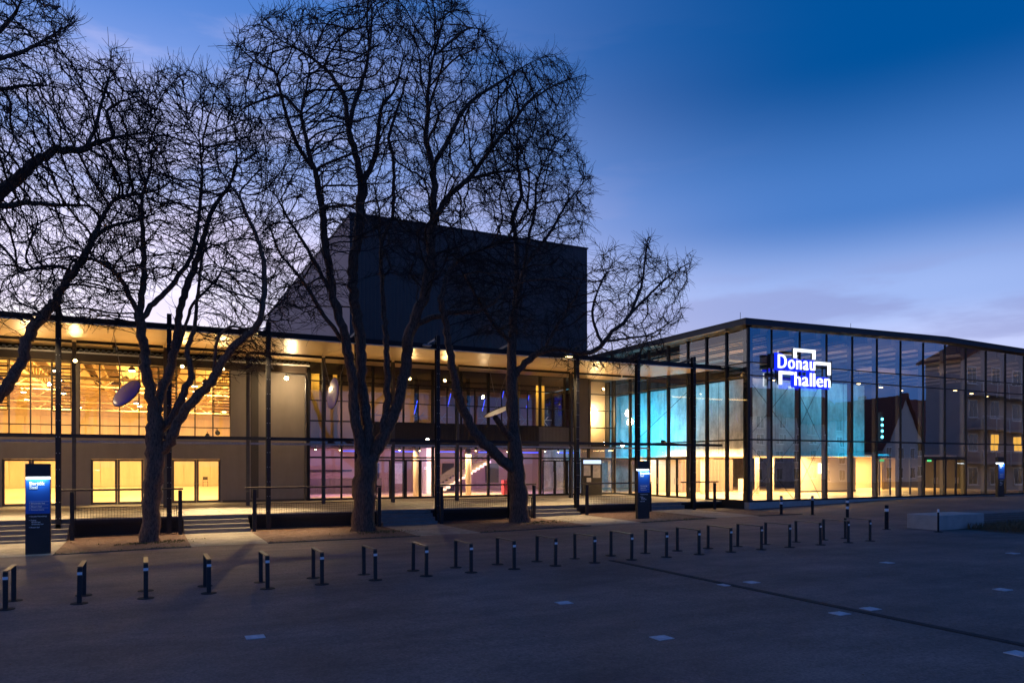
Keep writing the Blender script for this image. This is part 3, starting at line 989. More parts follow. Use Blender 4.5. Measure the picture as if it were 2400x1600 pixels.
for i, (a, b) in enumerate(zip(lmy[:-1], lmy[1:])):
    for z, h in trz + [(ZF + .05, .1)]:
        if 35 < (a + b) / 2 < 42 and z < 1: continue
        slab('transom', gh, RX0 - .03, RX0 + .07, a + .061, b - .061, z - h / 2, z + h / 2, 'steel_black')
    for z0, z1 in ((ZF + .1, 4.145), (4.235, 7.74), (7.80, 8.47), (8.53, roofz(30.1) - .05)):
        if 36 < (a + b) / 2 < 42 and z0 < 1: z0 = 3.3
        pane(gh, 'X', RX0 + .02, a + .06, b - .06, z0, z1, 'glass')
slab('plinth', gh, RX0 - .02, RX1, RY0 - .06, RY0 + .3, .0, ZF - .001, 'concrete')
slab('plinth', gh, RX0 - .04, RX0 + .3, RY0 + .31, 36, .0, ZF - .001, 'dark_base')
slab('lintel', gh, 45.09, 49.41, RY0 - .035, RY0 + .08, 3.2, 3.3, 'steel_black')
slab('lintel', gh, RX0 - .035, RX0 + .08, 36.41, 42.44, 3.2, 3.3, 'steel_black')


def door_leaf(parent, axis, at, a, b, z1, hside):
    d = MB(); t = .085; e = .035
    def bx(a0, a1, z0, z1_):
        if axis == 'Y': d.box(a0, a1, at - e, at + e, z0, z1_)
        else: d.box(at - e, at + e, a0, a1, z0, z1_)
    bx(a + .01, b - .01, ZF + .012, ZF + .12); bx(a + .01, b - .01, z1 - .08, z1); bx(a + .01, a + t, ZF + .12, z1 - .08); bx(b - t, b - .01, ZF + .12, z1 - .08)
    o = d.build('glazed_door', 'steel_black', parent)
    pane(o, axis, at, a + t, b - t, ZF + .12, z1 - .08, 'glass')
    h = b - .13 if hside > 0 else a + .13
    q = [(h, at - .1, z) if axis == 'Y' else (at - .1, h, z) for z in (1.55, 1.95)]
    MB().tube(q, .018, 6).build('handle', 'galvanised', o)
    return o


for k in range(4):
    a = 45.09 + k * 1.08
    door_leaf(gh, 'Y', RY0 + .0, a, a + 1.08, 3.19, 1 if k % 2 == 0 else -1)
for k in range(6):
    a = 36.41 + k * 1.005
    door_leaf(gh, 'X', RX0 + .02, a, a + 1.005, 3.19, 1 if k % 2 == 0 else -1)
# tension rods
def brace(x0, x1, z0, z1):
    m = MB(); y = RY0 + .45
    m.tube([(x0, y, z0), (x1, y, z1)], .016, 6).tube([(x0, y + .04, z1), (x1, y + .04, z0)], .016, 6)
    m.build('tension_rod', 'steel_black', gh)
for (x0, x1) in ((30.5, 34.05), (34.05, 36.25), (49.45, 53.85)):
    brace(x0, x1, ZF + .1, 4.1); brace(x0, x1, 4.3, 7.7)
m = MB(); m.tube([(30.45, 36.35, 7.6), (30.45, 42.5, 4.3)], .018, 6).build('tension_rod', 'steel_black', gh)
# roof with dark edge and timber slats below
pr = [(29.55, 10.50), (46.9, 10.80), (66, 10.40), (66, 10.66), (46.9, 11.08), (29.55, 10.80)]
MB().prism(pr, 30.85, 60).build('roof', 'roof_dark', gh)
pr2 = [(29.50, 10.80), (46.9, 11.085), (66, 10.665), (66, 10.70), (46.9, 11.125), (29.50, 10.84)]
MB().prism(pr2, 30.8, 60).build('roof_edge', 'steel_grey', gh)
MB().bar((29.6, 32.5, 10.47), (29.6, 39.5, 10.47), .10, .05).build('eave_glint_bar', 'soffit', gh)  # gold bar added for lamp light mirrored under the eave; it emits nothing
for k in range(15):
    x = 31.0 + k * 2.2
    piece('roof_beam', gh, (x, 39, roofz(x) - .25), (.14, 15.4, .36), 'dark_base')
k = 0
x = 31.6
while x < 63.5:
    if k % 4 < 2:
        piece('ceiling_slat', gh, (x, 39, roofz(x) - .52), (.16, 15.0, .05), 'slat_wood')
    x += .55; k += 1
slab('end_wall', gh, RX1 - .3, RX1, RY0 + .31, 55.3, ZF, 10.3, 'ceiling_black')
for (x, y) in ((31.2, 33), (36, 36), (40.5, 33), (47, 36), (53, 36)):
    MB().tube([(x, y, roofz(x)), (x, y, roofz(x) + 1.15)], .014, 5).build('lightning_rod', 'steel_grey', gh)
slab('services_duct', gh, 30.6, 63, 33.2, 33.8, 8.9, 9.2, 'galvanised')
for k in range(9):
    x = 31.6 + 3.3 * k
    z = 8.05
    o = MB().lathe([(.02, .9), (.02, .2), (.12, .12), (.16, 0), (.14, -.01)], (x, 33.2 + (k % 3) * .9, z), 10).build('pendant_lamp', 'dark_base', gh, origin=(x, 33.2 + (k % 3) * .9, z))
    MB().lathe([(.13, -.012), (.11, -.05), (.02, -.07)], (x, 33.2 + (k % 3) * .9, z), 10).build('bulb', 'lamp_small', o)
# inside: floor, concrete core, foyer below
slab('floor', gh, RX0 + .31, RX1, RY0 + .31, 56, ZF - .1, ZF, 'foyer_floor')
slab('rear_wall', gh, RX0 + .3, RX1, 55.4, 55.6, ZF, 10.3, 'exposed_concrete')
core = slab('concrete_core', gh, 35.4, 46.2, 36.5, 54, 3.42, 8.45, 'exposed_concrete')
for k in range(1, 5):
    slab('joint', core, 35.4 + k * 2.16 - .012, 35.4 + k * 2.16 + .012, 36.488, 36.499, 3.42, 8.45, 'dark_base')
    slab('joint', core, 35.388, 35.399, 36.5 + k * 3 - .012, 36.5 + k * 3 + .012, 3.42, 8.45, 'dark_base')
slab('core_soffit', gh, 35.0, 46.6, 36.3, 54, 3.34, 3.418, 'plaster_white')
slab('inner_wall', gh, 33.9, 41.2, 46.6, 46.8, ZF, 3.34, 'plaster_white')
slab('inner_wall', gh, 44.2, 50.4, 40.6, 40.8, ZF, 3.34, 'plaster_warm')
slab('skirting', gh, 44.2, 50.4, 40.57, 40.598, ZF, ZF + .1, 'dark_base')
slab('lit_niche', gh, 46.2, 46.9, 40.5, 40.59, 2.1, 2.9, 'light_strip')
slab('inner_wall', gh, 50.6, 63.5, 46.5, 46.7, ZF, 3.6, 'plaster_warm')
slab('upper_wall', gh, 46.4, 63.5, 47.2, 47.4, 3.61, 10.2, 'dark_base')
slab('inner_ceiling', gh, 46.62, 63.5, 40.9, 47.1, 3.45, 3.6, 'plaster_white')
slab('wall_opening', gh, 39.4, 40.6, 46.5, 46.59, ZF, 2.7, 'dark_base')
for x, y in ((35.7, 41.5), (39.2, 39.8), (43.4, 42.5), (33.0, 45.2)):
    MB().lathe([(.15, ZF), (.15, 3.36)], (x, y, 0), 16).build('pillar', 'plaster_white', gh, True)


def curtain(parent, x0, x1, y, z0, z1, m):
    b = MB(); rows = []; n = int((x1 - x0) / .07)
    for i in range(n + 1):
        x = x0 + (x1 - x0) * i / n
        rows.append([(x, y + .07 * math.sin(i * 1.25) + .03 * math.sin(i * .37), z0), (x, y + .05 * math.sin(i * 1.25), z1)])
    return b.quadgrid(rows).build('curtain', m, parent, True)


curtain(gh, 35.7, 41.0, 44.2, ZF + .03, 3.2, 'curtain')
curtain(gh, 50.2, 51.3, 42.5, ZF + .03, 3.4, 'curtain_yellow')
curtain(gh, 54.6, 55.6, 41.5, ZF + .03, 3.4, 'curtain_yellow')
slab('reception_desk', gh, 41.2, 42.0, 43.3, 43.8, ZF, ZF + 1.0, 'plaster_white')
slab('exit_sign', gh, 43.55, 43.95, 33.2, 33.25, 3.0, 3.15, 'exit_green')
slab('exit_sign', gh, 48.4, 48.8, 33.2, 33.25, 3.0, 3.15, 'exit_green')
slab('airlock_wall', gh, 44.9, 49.6, 34.4, 34.5, 3.25, 3.5, 'steel_black')
for x in (45.1, 46.2, 47.25, 48.3, 49.4):
    slab('airlock_post', gh, x - .05, x + .05, 34.4, 34.5, ZF, 3.25, 'steel_black')
light('foyer_warm', 'AREA', (33.6, 40.5, 3.9), 1350, (1, .61, .24), gh, (33.6, 40.5, 0), 3.0, 9)
light('foyer_warm', 'AREA', (40.5, 41.5, 3.30), 1900, (1, .61, .23), gh, (40.5, 41.5, 0), 9, 6)
light('foyer_warm', 'AREA', (43.6, 38.4, 3.31), 900, (1, .62, .25), gh, (43.6, 38.4, 0), 4, 3)
light('foyer_warm', 'AREA', (55, 43.8, 3.40), 1900, (1, .60, .20), gh, (55, 43.8, 0), 10, 3)
light('roof_wash', 'AREA', (40, 34, 8.6), 170, (1, .60, .42), gh, (41, 37, 12), 16, 1)
CYAN = (.008, .56, .92)
for (p, t, e, a, b) in (((32.4, 46.5, 4.0), (35.4, 47.5, 6.4), 780, 6, .5), ((33.2, 40.5, 8.3), (35.4, 41.5, 6.0), 70, 4, .5), ((42.0, 34.2, 8.6), (42.0, 36.5, 5.6), 150, 6, .5), ((44.6, 34.2, 3.6), (44.6, 36.5, 5.0), 120, 3, .4), ((37.5, 34.4, 8.6), (37.6, 36.5, 6.6), 35, 3.5, .5)):
    light('cyan_wash', 'AREA', p, e, CYAN, gh, t, a, b)
light('warm_graze', 'SPOT', (34.6, 33.0, 7.8), 300, (1, .74, .52), gh, (35.6, 36.6, 5.5), angle=70, blend=1, radius=.2)
led = slab('led_tower', gh, 46.75, 47.0, 35.6, 35.8, 4.4, 6.5, 'dark_base')
for k in range(4):
    MB().lathe([(.10, 35.59), (.10, 35.55), (.05, 35.53)], (46.87, 0, 4.75 + k * .42), 10, 'Y').build('led_lamp', 'led_cyan', led)
# fire extinguisher by the corner post
fx = thing('fire_extinguisher', 'red fire extinguisher standing inside the glass hall corner', 'extinguisher', (30.75, 32.2, ZF))
MB().lathe([(.08, 0), (.085, .02), (.085, .42), (.05, .52), (.03, .55)], (30.75, 32.2, ZF), 12).build('cylinder', 'fire_red', fx, True)
MB().bar((30.75, 32.2, ZF + .55), (30.75, 32.2, ZF + .65), .05).bar((30.75, 32.2, ZF + .63), (30.75, 32.02, ZF + .60), .03).build('valve', 'steel_black', fx)


# ------------------------------------------------------------------ lettering
def text_mesh(body, size, m, bold=0., extrude=.0, align='LEFT'):
    c = bpy.data.curves.new('txt', 'FONT')
    c.body = body; c.size = size; c.offset = bold; c.extrude = extrude; c.align_x = align
    c.resolution_u = 4
    o = bpy.data.objects.new('txt', c); COL.objects.link(o)
    dg = bpy.context.evaluated_depsgraph_get()
    me = bpy.data.meshes.new_from_object(o.evaluated_get(dg))
    bpy.data.objects.remove(o); bpy.data.curves.remove(c)
    me.transform(Matrix.Rotation(R(90), 4, 'X'))        # stand it up facing -Y
    me.materials.clear(); me.materials.append(M[m])
    return me


def bounds(me):
    co = np.empty(len(me.vertices) * 3); me.vertices.foreach_get('co', co); co = co.reshape(-1, 3)
    return co.min(0), co.max(0)


# ------------------------------------------------------------------ the illuminated sign
sign = thing('illuminated_sign', 'white glowing Donau hallen letters with blue backing and white corner brackets', 'sign', (33.8, 30.75, 8.2))
SYF = 30.70


def sign_word(word, x0, x1, z0, cap):
    ls = []
    tot = 0
    for ch in word:
        me = text_mesh(ch, 1.0, 'sign_white', .0, .04); lo, hi = bounds(me); ls.append((ch, me, lo, hi)); tot += hi[0] - lo[0]
    capm = text_mesh('h', 1.0, 'sign_white', .0, .04); hlo, hhi = bounds(capm)
    sz = cap / (hhi[2])
    gap = .16
    sx = (x1 - x0 - gap * (len(word) - 1)) / tot
    x = x0
    for ch, me, lo, hi in ls:
        back = text_mesh(ch, 1.0, 'sign_blue', .085, .05)
        T = Matrix.Translation((-lo[0] * sx, 0, 0)) @ Matrix.Diagonal((sx, 1, sz, 1))
        me.transform(T); back.transform(T)
        o = link('letter', me, sign, (x, SYF - .10, z0))
        link('halo_box', back, o, (x, SYF + .06, z0))
        x += (hi[0] - lo[0]) * sx + gap


sign_word('Donau', 31.72, 34.58, 8.20, .76)
sign_word('hallen', 33.0, 35.82, 7.28, .76)


def bracket(segs):
    m = MB()
    for (x0, x1, z0, z1) in segs: m.box(x0, x1, SYF - .12, SYF - .02, z0, z1)
    m.build('bracket', 'sign_white', sign)
    m = MB()
    for (x0, x1, z0, z1) in segs: m.box(x0 + .01, x1 - .01, SYF - .018, SYF + .1, z0 + .01, z1 - .01)
    m.build('bracket_tray', 'steel_black', sign)


bracket([(32.95, 34.62, 9.21, 9.38), (32.95, 33.12, 8.84, 9.208), (34.45, 34.62, 8.84, 9.208)])
bracket([(34.70, 35.86, 8.56, 8.73), (35.69, 35.86, 8.0, 8.558)])
bracket([(31.83, 32.88, 7.87, 8.04), (31.83, 32.0, 7.28, 7.868)])
m = MB()
for z in (7.6, 8.5):
    m.bar((31.85, SYF + .2, z), (36.2, SYF + .2, z), .05)
for x in (31.85, 34.05, 36.25):
    m.bar((x, SYF + .2, 7.4), (x, SYF + .2, 8.9), .06).bar((x, SYF + .2, 7.6), (x, RY0 - .03, 7.6), .05).bar((x, SYF + .2, 8.5), (x, RY0 - .03, 8.5), .05)
m.build('support_frame', 'steel_black', sign)
slab('transformer_box', sign, 31.35, 31.75, SYF + .1, SYF + .35, 8.2, 9.0, 'steel_black')
light('sign_glow', 'AREA', (33.8, SYF - .4, 8.2), 22, (.35, .4, 1), sign, (33.8, 20, 6), 3.5, 1.5)


# ------------------------------------------------------------------ information steles
def stele(px, Y, h, lab, title, rz=0, z=None):
    p = P(px, 1100, Y)
    g = gz(p.x, Y)
    t = thing('information_stele', lab, 'sign', (p.x, Y, g), 'lit information steles before the terrace')
    w, dp = .68, .20
    x0, x1 = p.x - w / 2, p.x + w / 2
    z1 = g + h
    slab('body', t, x0, x1, Y - dp / 2, Y + dp / 2, g - .05, z1 - .17 * h, 'stele_black', .01)
    slab('cap', t, x0, x1, Y - dp / 2, Y + dp / 2, z1 - .145 * h, z1, 'stele_black', .01)
    slab('light_slot', t, x0 + .02, x1 - .02, Y - dp / 2 + .04, Y + dp / 2 - .04, z1 - .169 * h, z1 - .146 * h, 'led_white')
    slab('blue_panel', t, x0 + .012, x1 - .012, Y - dp / 2 - .012, Y - dp / 2 - .001, z1 - .55 * h, z1 - .172 * h, 'stele_blue')
    yy = Y - dp / 2 - .018
    def put(s, x, zz, size, bold=.0):
        me = text_mesh(s, size, 'print_white', bold, .002)
        link('lettering', me, t, (x, yy, zz))
    k = h / 2.9
    for i, s in enumerate(title): put(s, x0 + .11, z1 - (.235 + .042 * i) * h, .15 * k, .004)
    for i, s in enumerate(('Strawinsky Saal', 'Mozart Saal', 'Seminarräume')):
        zz = z1 - (.443 + .035 * i) * h
        put('> ' + s, x0 + .1, zz, .062 * k, .001)
        slab('rule', t, x0 + .1, x1 - .05, yy, yy + .003, zz + .072 * k, zz + .078 * k, 'print_white')
    for i, s in enumerate(('> Künstler/Verwaltung', '> Zugang', '     Bartók Saal', '     Strawinsky Saal', '> Mozart Saal')):
        put(s, x0 + .1, z1 - (.585 + (.0 if i == 0 else .02) + .022 * i + (.012 if i == 4 else 0)) * h, .052 * k, .001)
    light('slot_light', 'AREA', (p.x, Y - dp / 2 - .10, z1 - .15 * h), 6.5, (.70, .88, 1), t, (p.x, Y - dp / 2 + .04, z1 - .5 * h), w * .8, .06)
    return t


stele(88, 27.9, 2.88, 'tall black stele with blue lit panel beside the slender speckled tree', ('Bartók', 'Saal'))
stele(1476, 28.9, 2.75, 'black stele with blue lit panel before the railing near the glass hall', ('Strawinsky', 'Saal'))
stele(2296.5, 29.9, 2.65, 'slim lit stele standing beside the glass hall entrance doors', ('Mozart', 'Saal'))


# ------------------------------------------------------------------ bicycle stands, bollards
def hoop(loc):
    t = thing('bicycle_stand', 'dark steel bicycle hoop with white band in the row before the terrace', 'bicycle stand', loc, 'bicycle stands in a row across the plaza')
    x, y, z = loc
    for dy in (0, 1.05):
        slab('post', t, x - .045, x + .045, y + dy - .0, y + dy + .05, z - .03, z + .735, 'hoop_steel', .006)
        m = MB().lathe([(.17, z + .001), (.16, z + .014), (.05, z + .018)], (x, y + dy + .025, 0), 16)
        m.build('foot_plate', 'bollard_dark', t)
    slab('top_bar', t, x - .047, x + .047, y - .002, y + 1.102, z + .737, z + .765, 'hoop_top_lit', .006)
    slab('white_band', t, x - .047, x + .047, y - .004, y - .001, z + .59, z + .65, 'band_white')
    return t


near = [(12, 1390), (182, 1378), (335, 1366), (480, 1355), (615, 1345), (740, 1335), (863, 1326), (980, 1316), (1083, 1308), (1182, 1299), (1277, 1291), (1367, 1284), (1452, 1277), (1532, 1272), (1607, 1266), (1680, 1259), (1750, 1254), (1815, 1253), (1886, 1246), (1950, 1238), (2000, 1234)]
h0 = None
for (px, py) in near:
    X = P(px, 1200, 17.7).x
    # walk the row line: the stands stand about 17.7 m in front, drifting slightly
    Y = 17.62 + .011 * (X + 2.5)
    X = P(px, 1200, Y).x
    loc = (X, Y, gz(X, Y))
    if h0 is None: h0 = hoop(loc)
    else:
        c = copy_tree(h0, loc, random.uniform(-.02, .02))
        c.rotation_euler.x = random.uniform(-.008, .008); c.rotation_euler.y = random.uniform(-.012, .012)


def bollard(px, py, bands, lab, r=.07, h=.95):
    p = G(px, py, .1)
    for _ in range(4): p = G(px, py, gz(p.x, p.y))
    z = gz(p.x, p.y)
    t = thing('bollard', lab, 'bollard', (p.x, p.y, z), 'bollards on the forecourt')
    MB().lathe([(r, z - .03), (r, z + h - .02), (r - .015, z + h)], (p.x, p.y, 0), 14).build('post', 'bollard_dark', t)
    MB().lathe([(.17, z + .001), (.16, z + .013), (.06, z + .016)], (p.x, p.y, 0), 16).build('foot_plate', 'bollard_dark', t)
    for b in bands:
        MB().lathe([(r + .003, z + b), (r + .003, z + b + .12)], (p.x, p.y, 0), 14).build('white_band', 'band_white', t)
    return t


bollard(1831, 1205, [.52, .74], 'black bollard with two white bands closest to the glass hall corner')
bollard(1904, 1206, [.74], 'black bollard with a single white band before the glass hall plinth')
bollard(1986, 1214, [.45, .74], 'black bollard with two spaced white bands behind the last bicycle stands')
bollard(2078, 1240, [.74], 'thick black bollard standing alone past the last bicycle stand', .075, 1.0)
bollard(2199, 1246, [.78], 'thin plain bollard post in front of the concrete bench', .035, .8)

# ------------------------------------------------------------------ concrete bench with planted bed
p = G(2200, 1236, .25)
bx_, by_ = p.x, p.y
bz = gz(bx_, by_)
bench = thing('concrete_bench', 'long low concrete block bench with dark wooden slats beside dry planting', 'bench', (bx_, by_, bz))
slab('block', bench, bx_, bx_ + 3.0, by_, by_ + 1.4, bz - .2, bz + .60, 'concrete', .02)
slab('block', bench, bx_ + 3.02, bx_ + 12, by_ + .12, by_ + 1.25, bz - .2, bz + .46, 'concrete', .02)
for k in range(9):
    slab('slat', bench, bx_ + 3.05, bx_ + 12, by_ + .13 + k * .125, by_ + .23 + k * .125, bz + .50, bz + .58, 'bench_wood', .006)
for k in range(5):
    slab('slat', bench, bx_ + 3.05, bx_ + 12, by_ + .05, by_ + .11, bz + .02 + k * .1, bz + .10 + k * .1, 'bench_wood', .006)


def blades(name, pts, hmin, hmax, m, n_per=1, lean=.35, width=.012):
    V, F = [], []
    for (x, y, z) in pts:
        for _ in range(n_per):
            a = random.uniform(0, 6.28); h = random.uniform(hmin, hmax); l = random.uniform(0, lean) * h
            dx, dy = math.cos(a), math.sin(a); wx, wy = -dy * width, dx * width
            ox, oy = x + random.gauss(0, .05), y + random.gauss(0, .05)
            n = len(V)
            V += [(ox - wx, oy - wy, z), (ox + wx, oy + wy, z), (ox + dx * l * .4 + wx * .7, oy + dy * l * .4 + wy * .7, z + h * .6), (ox + dx * l * .4 - wx * .7, oy + dy * l * .4 - wy * .7, z + h * .6), (ox + dx * l, oy + dy * l, z + h)]
            F += [(n, n + 1, n + 2, n + 3), (n + 3, n + 2, n + 4)]
    me = bpy.data.meshes.new(name); me.from_pydata(V, [], F); me.materials.append(M[m])
    return link(name, me)


bed = tag(sheet('planting_bed', lin(bx_ + 1.2, bx_ + 14, 1.0), lin(by_ - 2.6, by_ - .05, .5), .01, 'leaf_brown'), kind='structure')
pts = []
for _ in range(2600):
    x = random.uniform(bx_ + 1.3, bx_ + 14); y = random.uniform(by_ - 2.5, by_ - .1)
    if x - bx_ < 1.3 + (by_ - y) * .6 * random.random(): continue
    pts.append((x, y, gz(x, y)))
tag(blades('dry_plants', pts, .10, .34, 'dry_grass', 3, .9), 'dry brown grasses and plant stalks in the bed before the concrete bench', 'plants', kind='stuff')

# fallen leaves and moss on the gravel strip
V, F = [], []
for _ in range(5200):
    x = random.uniform(-14, 29.5); y = 27.35 + 5.7 * random.random() ** .8
    if any(a < x < b for a, b, *_ in STAIRS) and random.random() < .93: continue
    if y > 32.9: continue
    z = gz(x, y) + .015
    s = random.uniform(.02, .055); a = random.uniform(0, 6.28); n = len(V)
    ca, sa = math.cos(a) * s, math.sin(a) * s
    t = random.uniform(-.4, .4) * s
    V += [(x - ca, y - sa, z + .004), (x + sa * .6, y - ca * .6, z + abs(t)), (x + ca, y + sa, z + .006), (x - sa * .6, y + ca * .6, z + .002)]
    F.append((n, n + 1, n + 2, n + 3))
me = bpy.data.meshes.new('fallen_leaves'); me.from_pydata(V, [], F); me.materials.append(M['leaf_brown'])
tag(link('fallen_leaves', me), 'fallen brown leaves scattered over the gravel strip under the trees', 'leaves', kind='stuff')
V, F = [], []
for _ in range(900):
    x = random.uniform(-8, 28); y = random.gauss(14, 9)
    if not (4 < y < 27): continue
    z = gz(x, y) + .004
    s = random.uniform(.008, .03); a = random.uniform(0, 6.28); n = len(V)
    ca, sa = math.cos(a) * s, math.sin(a) * s
    V += [(x - ca, y - sa, z + .002), (x + sa * .6, y - ca * .6, z + .006), (x + ca, y + sa, z + .003), (x - sa * .6, y + ca * .6, z + .002)]
    F.append((n, n + 1, n + 2, n + 3))
me = bpy.data.meshes.new('ground_litter'); me.from_pydata(V, [], F); me.materials.append(M['leaf_brown'])
tag(link('ground_litter', me), 'tiny bits of leaf litter strewn over the asphalt plaza', 'litter', kind='stuff')
pts = []
for _ in range(1500):
    x = random.uniform(-12, 29); y = 27.3 + abs(random.gauss(0, .16))
    if any(a < x < b for a, b, *_ in STAIRS): continue
    if math.sin(x * 1.7) + math.sin(x * .61 + 1) < random.uniform(-1, 1.2): continue
    pts.append((x, y, gz(x, y)))
for (cx, cy_) in ((8.6, 29.6), (.3, 29.4), (16.3, 29.8)):
    for _ in range(160): 
        x, y = random.gauss(cx, .6), random.gauss(cy_, .35)
        pts.append((x, y, gz(x, y)))
tag(blades('moss_grass', pts, .02, .07, 'moss', 3, .8), 'short moss and grass along the edge of the gravel strip', 'grass', kind='stuff')


# ------------------------------------------------------------------ spotlights on the canopy steel
def spotlight(px, py, Y, target, power, lab, lit=True, angle=70, color=(1, .70, .36)):
    p = P(px, py, Y)
    t = thing('spotlight', lab, 'lamp', p, 'spotlights fixed to the canopy steel')
    d = (Vector(target) - p).normalized()
    m = MB().tube([p - d * .24, p - d * .18, p, p + d * .02], [.05, .10, .12, .12], 12)
    m.build('housing', 'steel_black', t)
    m = MB().tube([p + d * .021, p + d * .03], [.105, .10], 12)
    m.build('lens', 'lamp_hot' if lit else 'window_dark', t)
    MB().bar(p - d * .1 + Vector((.13, 0, 0)), p - d * .1 + Vector((-.13, 0, 0)), .02).bar(p - d * .1 + Vector((0, 0, .05)), p - d * .1 + Vector((0, .25, .22)), .03).build('bracket', 'steel_black', t)
    if 'plaster' in lab or 'stele' in lab:
        light('spill', 'POINT', p + Vector((.25, -.2, -.15)), 150, color, t, radius=.1)
    if lit:
        light('beam', 'SPOT', p + d * .05, power, color, t, target, angle=angle, blend=.6, radius=.08)
    return t


spotlight(54, 837, 40.3, (-6.0, 32.4, .7), 2200, 'bright spotlight high at the canopy over the steps by the first stele', angle=52)
spotlight(658, 868, 42.6, (3.4, 32.6, .3), 1900, 'bright spotlight on the plain plastered wall above the lit steps', angle=46)
spotlight(477, 1004, 40.0, (2.9, 36.6, .7), 1300, 'small bright spotlight on the middle girder beside an unlit one', angle=66)
spotlight(500, 994, 39.8, (4, 30, .7), 0, 'round unlit spotlight hanging on the middle girder before the yellow window', False)
spotlight(266, 800, 39.7, (4, 30, .7), 0, 'unlit spotlight hanging under the soffit above the large tilted disc', False)
spotlight(982, 1010, 42.0, (12.0, 36.0, .7), 350, 'small bright spotlight on the column between foyer doors', angle=95)
spotlight(1110, 912, 42.5, (15.6, 40.5, 8.0), 150, 'bright spotlight hanging before the foyer upper glazing', angle=60)
spotlight(1388, 1018, 41.0, (19.3, 37.2, .7), 1200, 'bright spotlight on the girder over the three warm steps', angle=64)
spotlight(1430, 1022, 36.0, (24, 33, .7), 60, 'small lamp on the girder beside the blue lit glass', angle=100)
spotlight(1526, 1016, 35.0, (30, 28, .7), 0, 'dark unlit spotlight on the girder before the blue lit glass', False)
# arm lamps at the column tops shine down on the stairs
for k, (ci, pw) in enumerate(((4, 3000), (6, 3800), (8, 0), (10, 3200))):
    x = COLX[ci]
    lab = ('arm lamp on the column beside the nearer hall doors', 'arm lamp on the column beside the plain plaster wall', 'pale unlit arm lamp on the column between the forked trunk and the foyer doors', 'arm lamp on the column beside the three warm steps')[k]
    t = thing('arm_lamp', lab, 'lamp', (x, 33.0, 8.4), 'arm lamps on the canopy columns')
    MB().bar((x - .1, 32.95, 8.62), (x - .55, 32.75, 8.42), .07, .05).build('arm', 'galvanised', t)
    slab('head', t, x - .80, x - .42, 32.62, 32.86, 8.30, 8.38, 'galvanised', .01)
    slab('lens', t, x - .77, x - .45, 32.65, 32.83, 8.285, 8.298, 'lamp_small' if pw else 'disc_white')
    if pw: light('beam', 'SPOT', (x - .6, 32.75, 8.26), pw, (1, .68, .32), t, (x - .9, 32.9, 0), angle=74, blend=.8, radius=.1)
# uplights washing the soffit
for k, (px, py) in enumerate(((425, 785), (525, 790), (980, 822), (1065, 828), (1445, 853), (160, 765))):
    q = P(px, py, 37.0)
    spots = ['hall windows behind the slender tree', 'bare plaster wall', 'thick forked trunk', 'foyer doors', 'poster case', 'large tilted disc']
    t = thing('soffit_uplight', 'small black uplight washing the soffit near the ' + spots[k], 'lamp', (q.x, 39.8, 7.6), 'uplights under the canopy')
    c = Vector((q.x, 39.8, 7.6)); d = (Vector((q.x, 37, SOFF(37))) - c).normalized()
    MB().tube([c - d * .2, c - d * .15, c], [.05, .09, .10], 10).bar(c - d * .1, (q.x, 40.0, 7.5), .03).build('housing', 'steel_black', t)
    MB().tube([c + d * .002, c + d * .01], [.09, .085], 10).build('lens', 'lamp_small', t)
    light('beam', 'SPOT', c + d * .05, 105, (1, .66, .28), t, (q.x, 36.8, SOFF(36.8)), angle=62, blend=1, radius=.08)
light('soffit_wash', 'AREA', (6, 40.6, 7.4), 140, (1, .56, .17), can, (6, 37.5, 12), 44, .2)


# ------------------------------------------------------------------ hanging reflector discs
def disc(px, py, Y, r, normal, lab, m='mirror_disc'):
    p = P(px, py, Y)
    t = thing('reflector_disc', lab, 'lamp', p, 'reflector discs hanging under the canopy')
    prof = [(.001, -.10), (r * .5, -.085), (r * .85, -.04), (r, 0), (r * .97, .02), (r * .8, .05), (r * .4, .085), (.001, .10)]
    b = MB().lathe(prof, (0, 0, 0), 40)
    q = Vector(normal).to_track_quat('Z', 'Y').to_matrix().to_4x4()
    b.v = [tuple(q @ Vector(v) + p) for v in b.v]
    b.build('dish', m, t, True)
    rim = MB(); n = Vector(normal).normalized(); u = n.orthogonal().normalized(); w = n.cross(u)
    rim.tube([p + (u * math.cos(a) + w * math.sin(a)) * r for a in [i * 2 * math.pi / 32 for i in range(33)]], .022, 6)
    rim.build('rim', 'steel_black', t, True)
    MB().tube([p + Vector((0, 0, .0)) + n * .08, p + Vector((-.5, .2, SOFF(Y) - p.z + .02))], .012, 5).tube([p - n * .08 + w * .2, p + Vector((.7, -.2, SOFF(Y) - p.z + .02))], .008, 5).build('cable', 'galvanised', t)
    return t


disc(291, 903, 36.5, .72, (-.66, -.5, .56), 'large tilted disc with violet sky reflection painted on, hanging before the yellow hall windows', 'disc_violet_sky')
disc(765, 903, 38.5, .82, (-.97, -.12, .10), 'disc seen almost edge-on hanging left of the thick forked trunk', 'disc_violet_sky')
disc(1143, 944, 37.5, .82, (.30, -.25, -.92), 'pale lit disc hanging nearly flat beside the trunk with cut stub', 'disc_white')
q = P(1143, 944, 37.5)
light('disc_light', 'SPOT', q + Vector((-.3, -.8, -1.6)), 45, (1, .78, .5), can, q, angle=60, blend=.8)


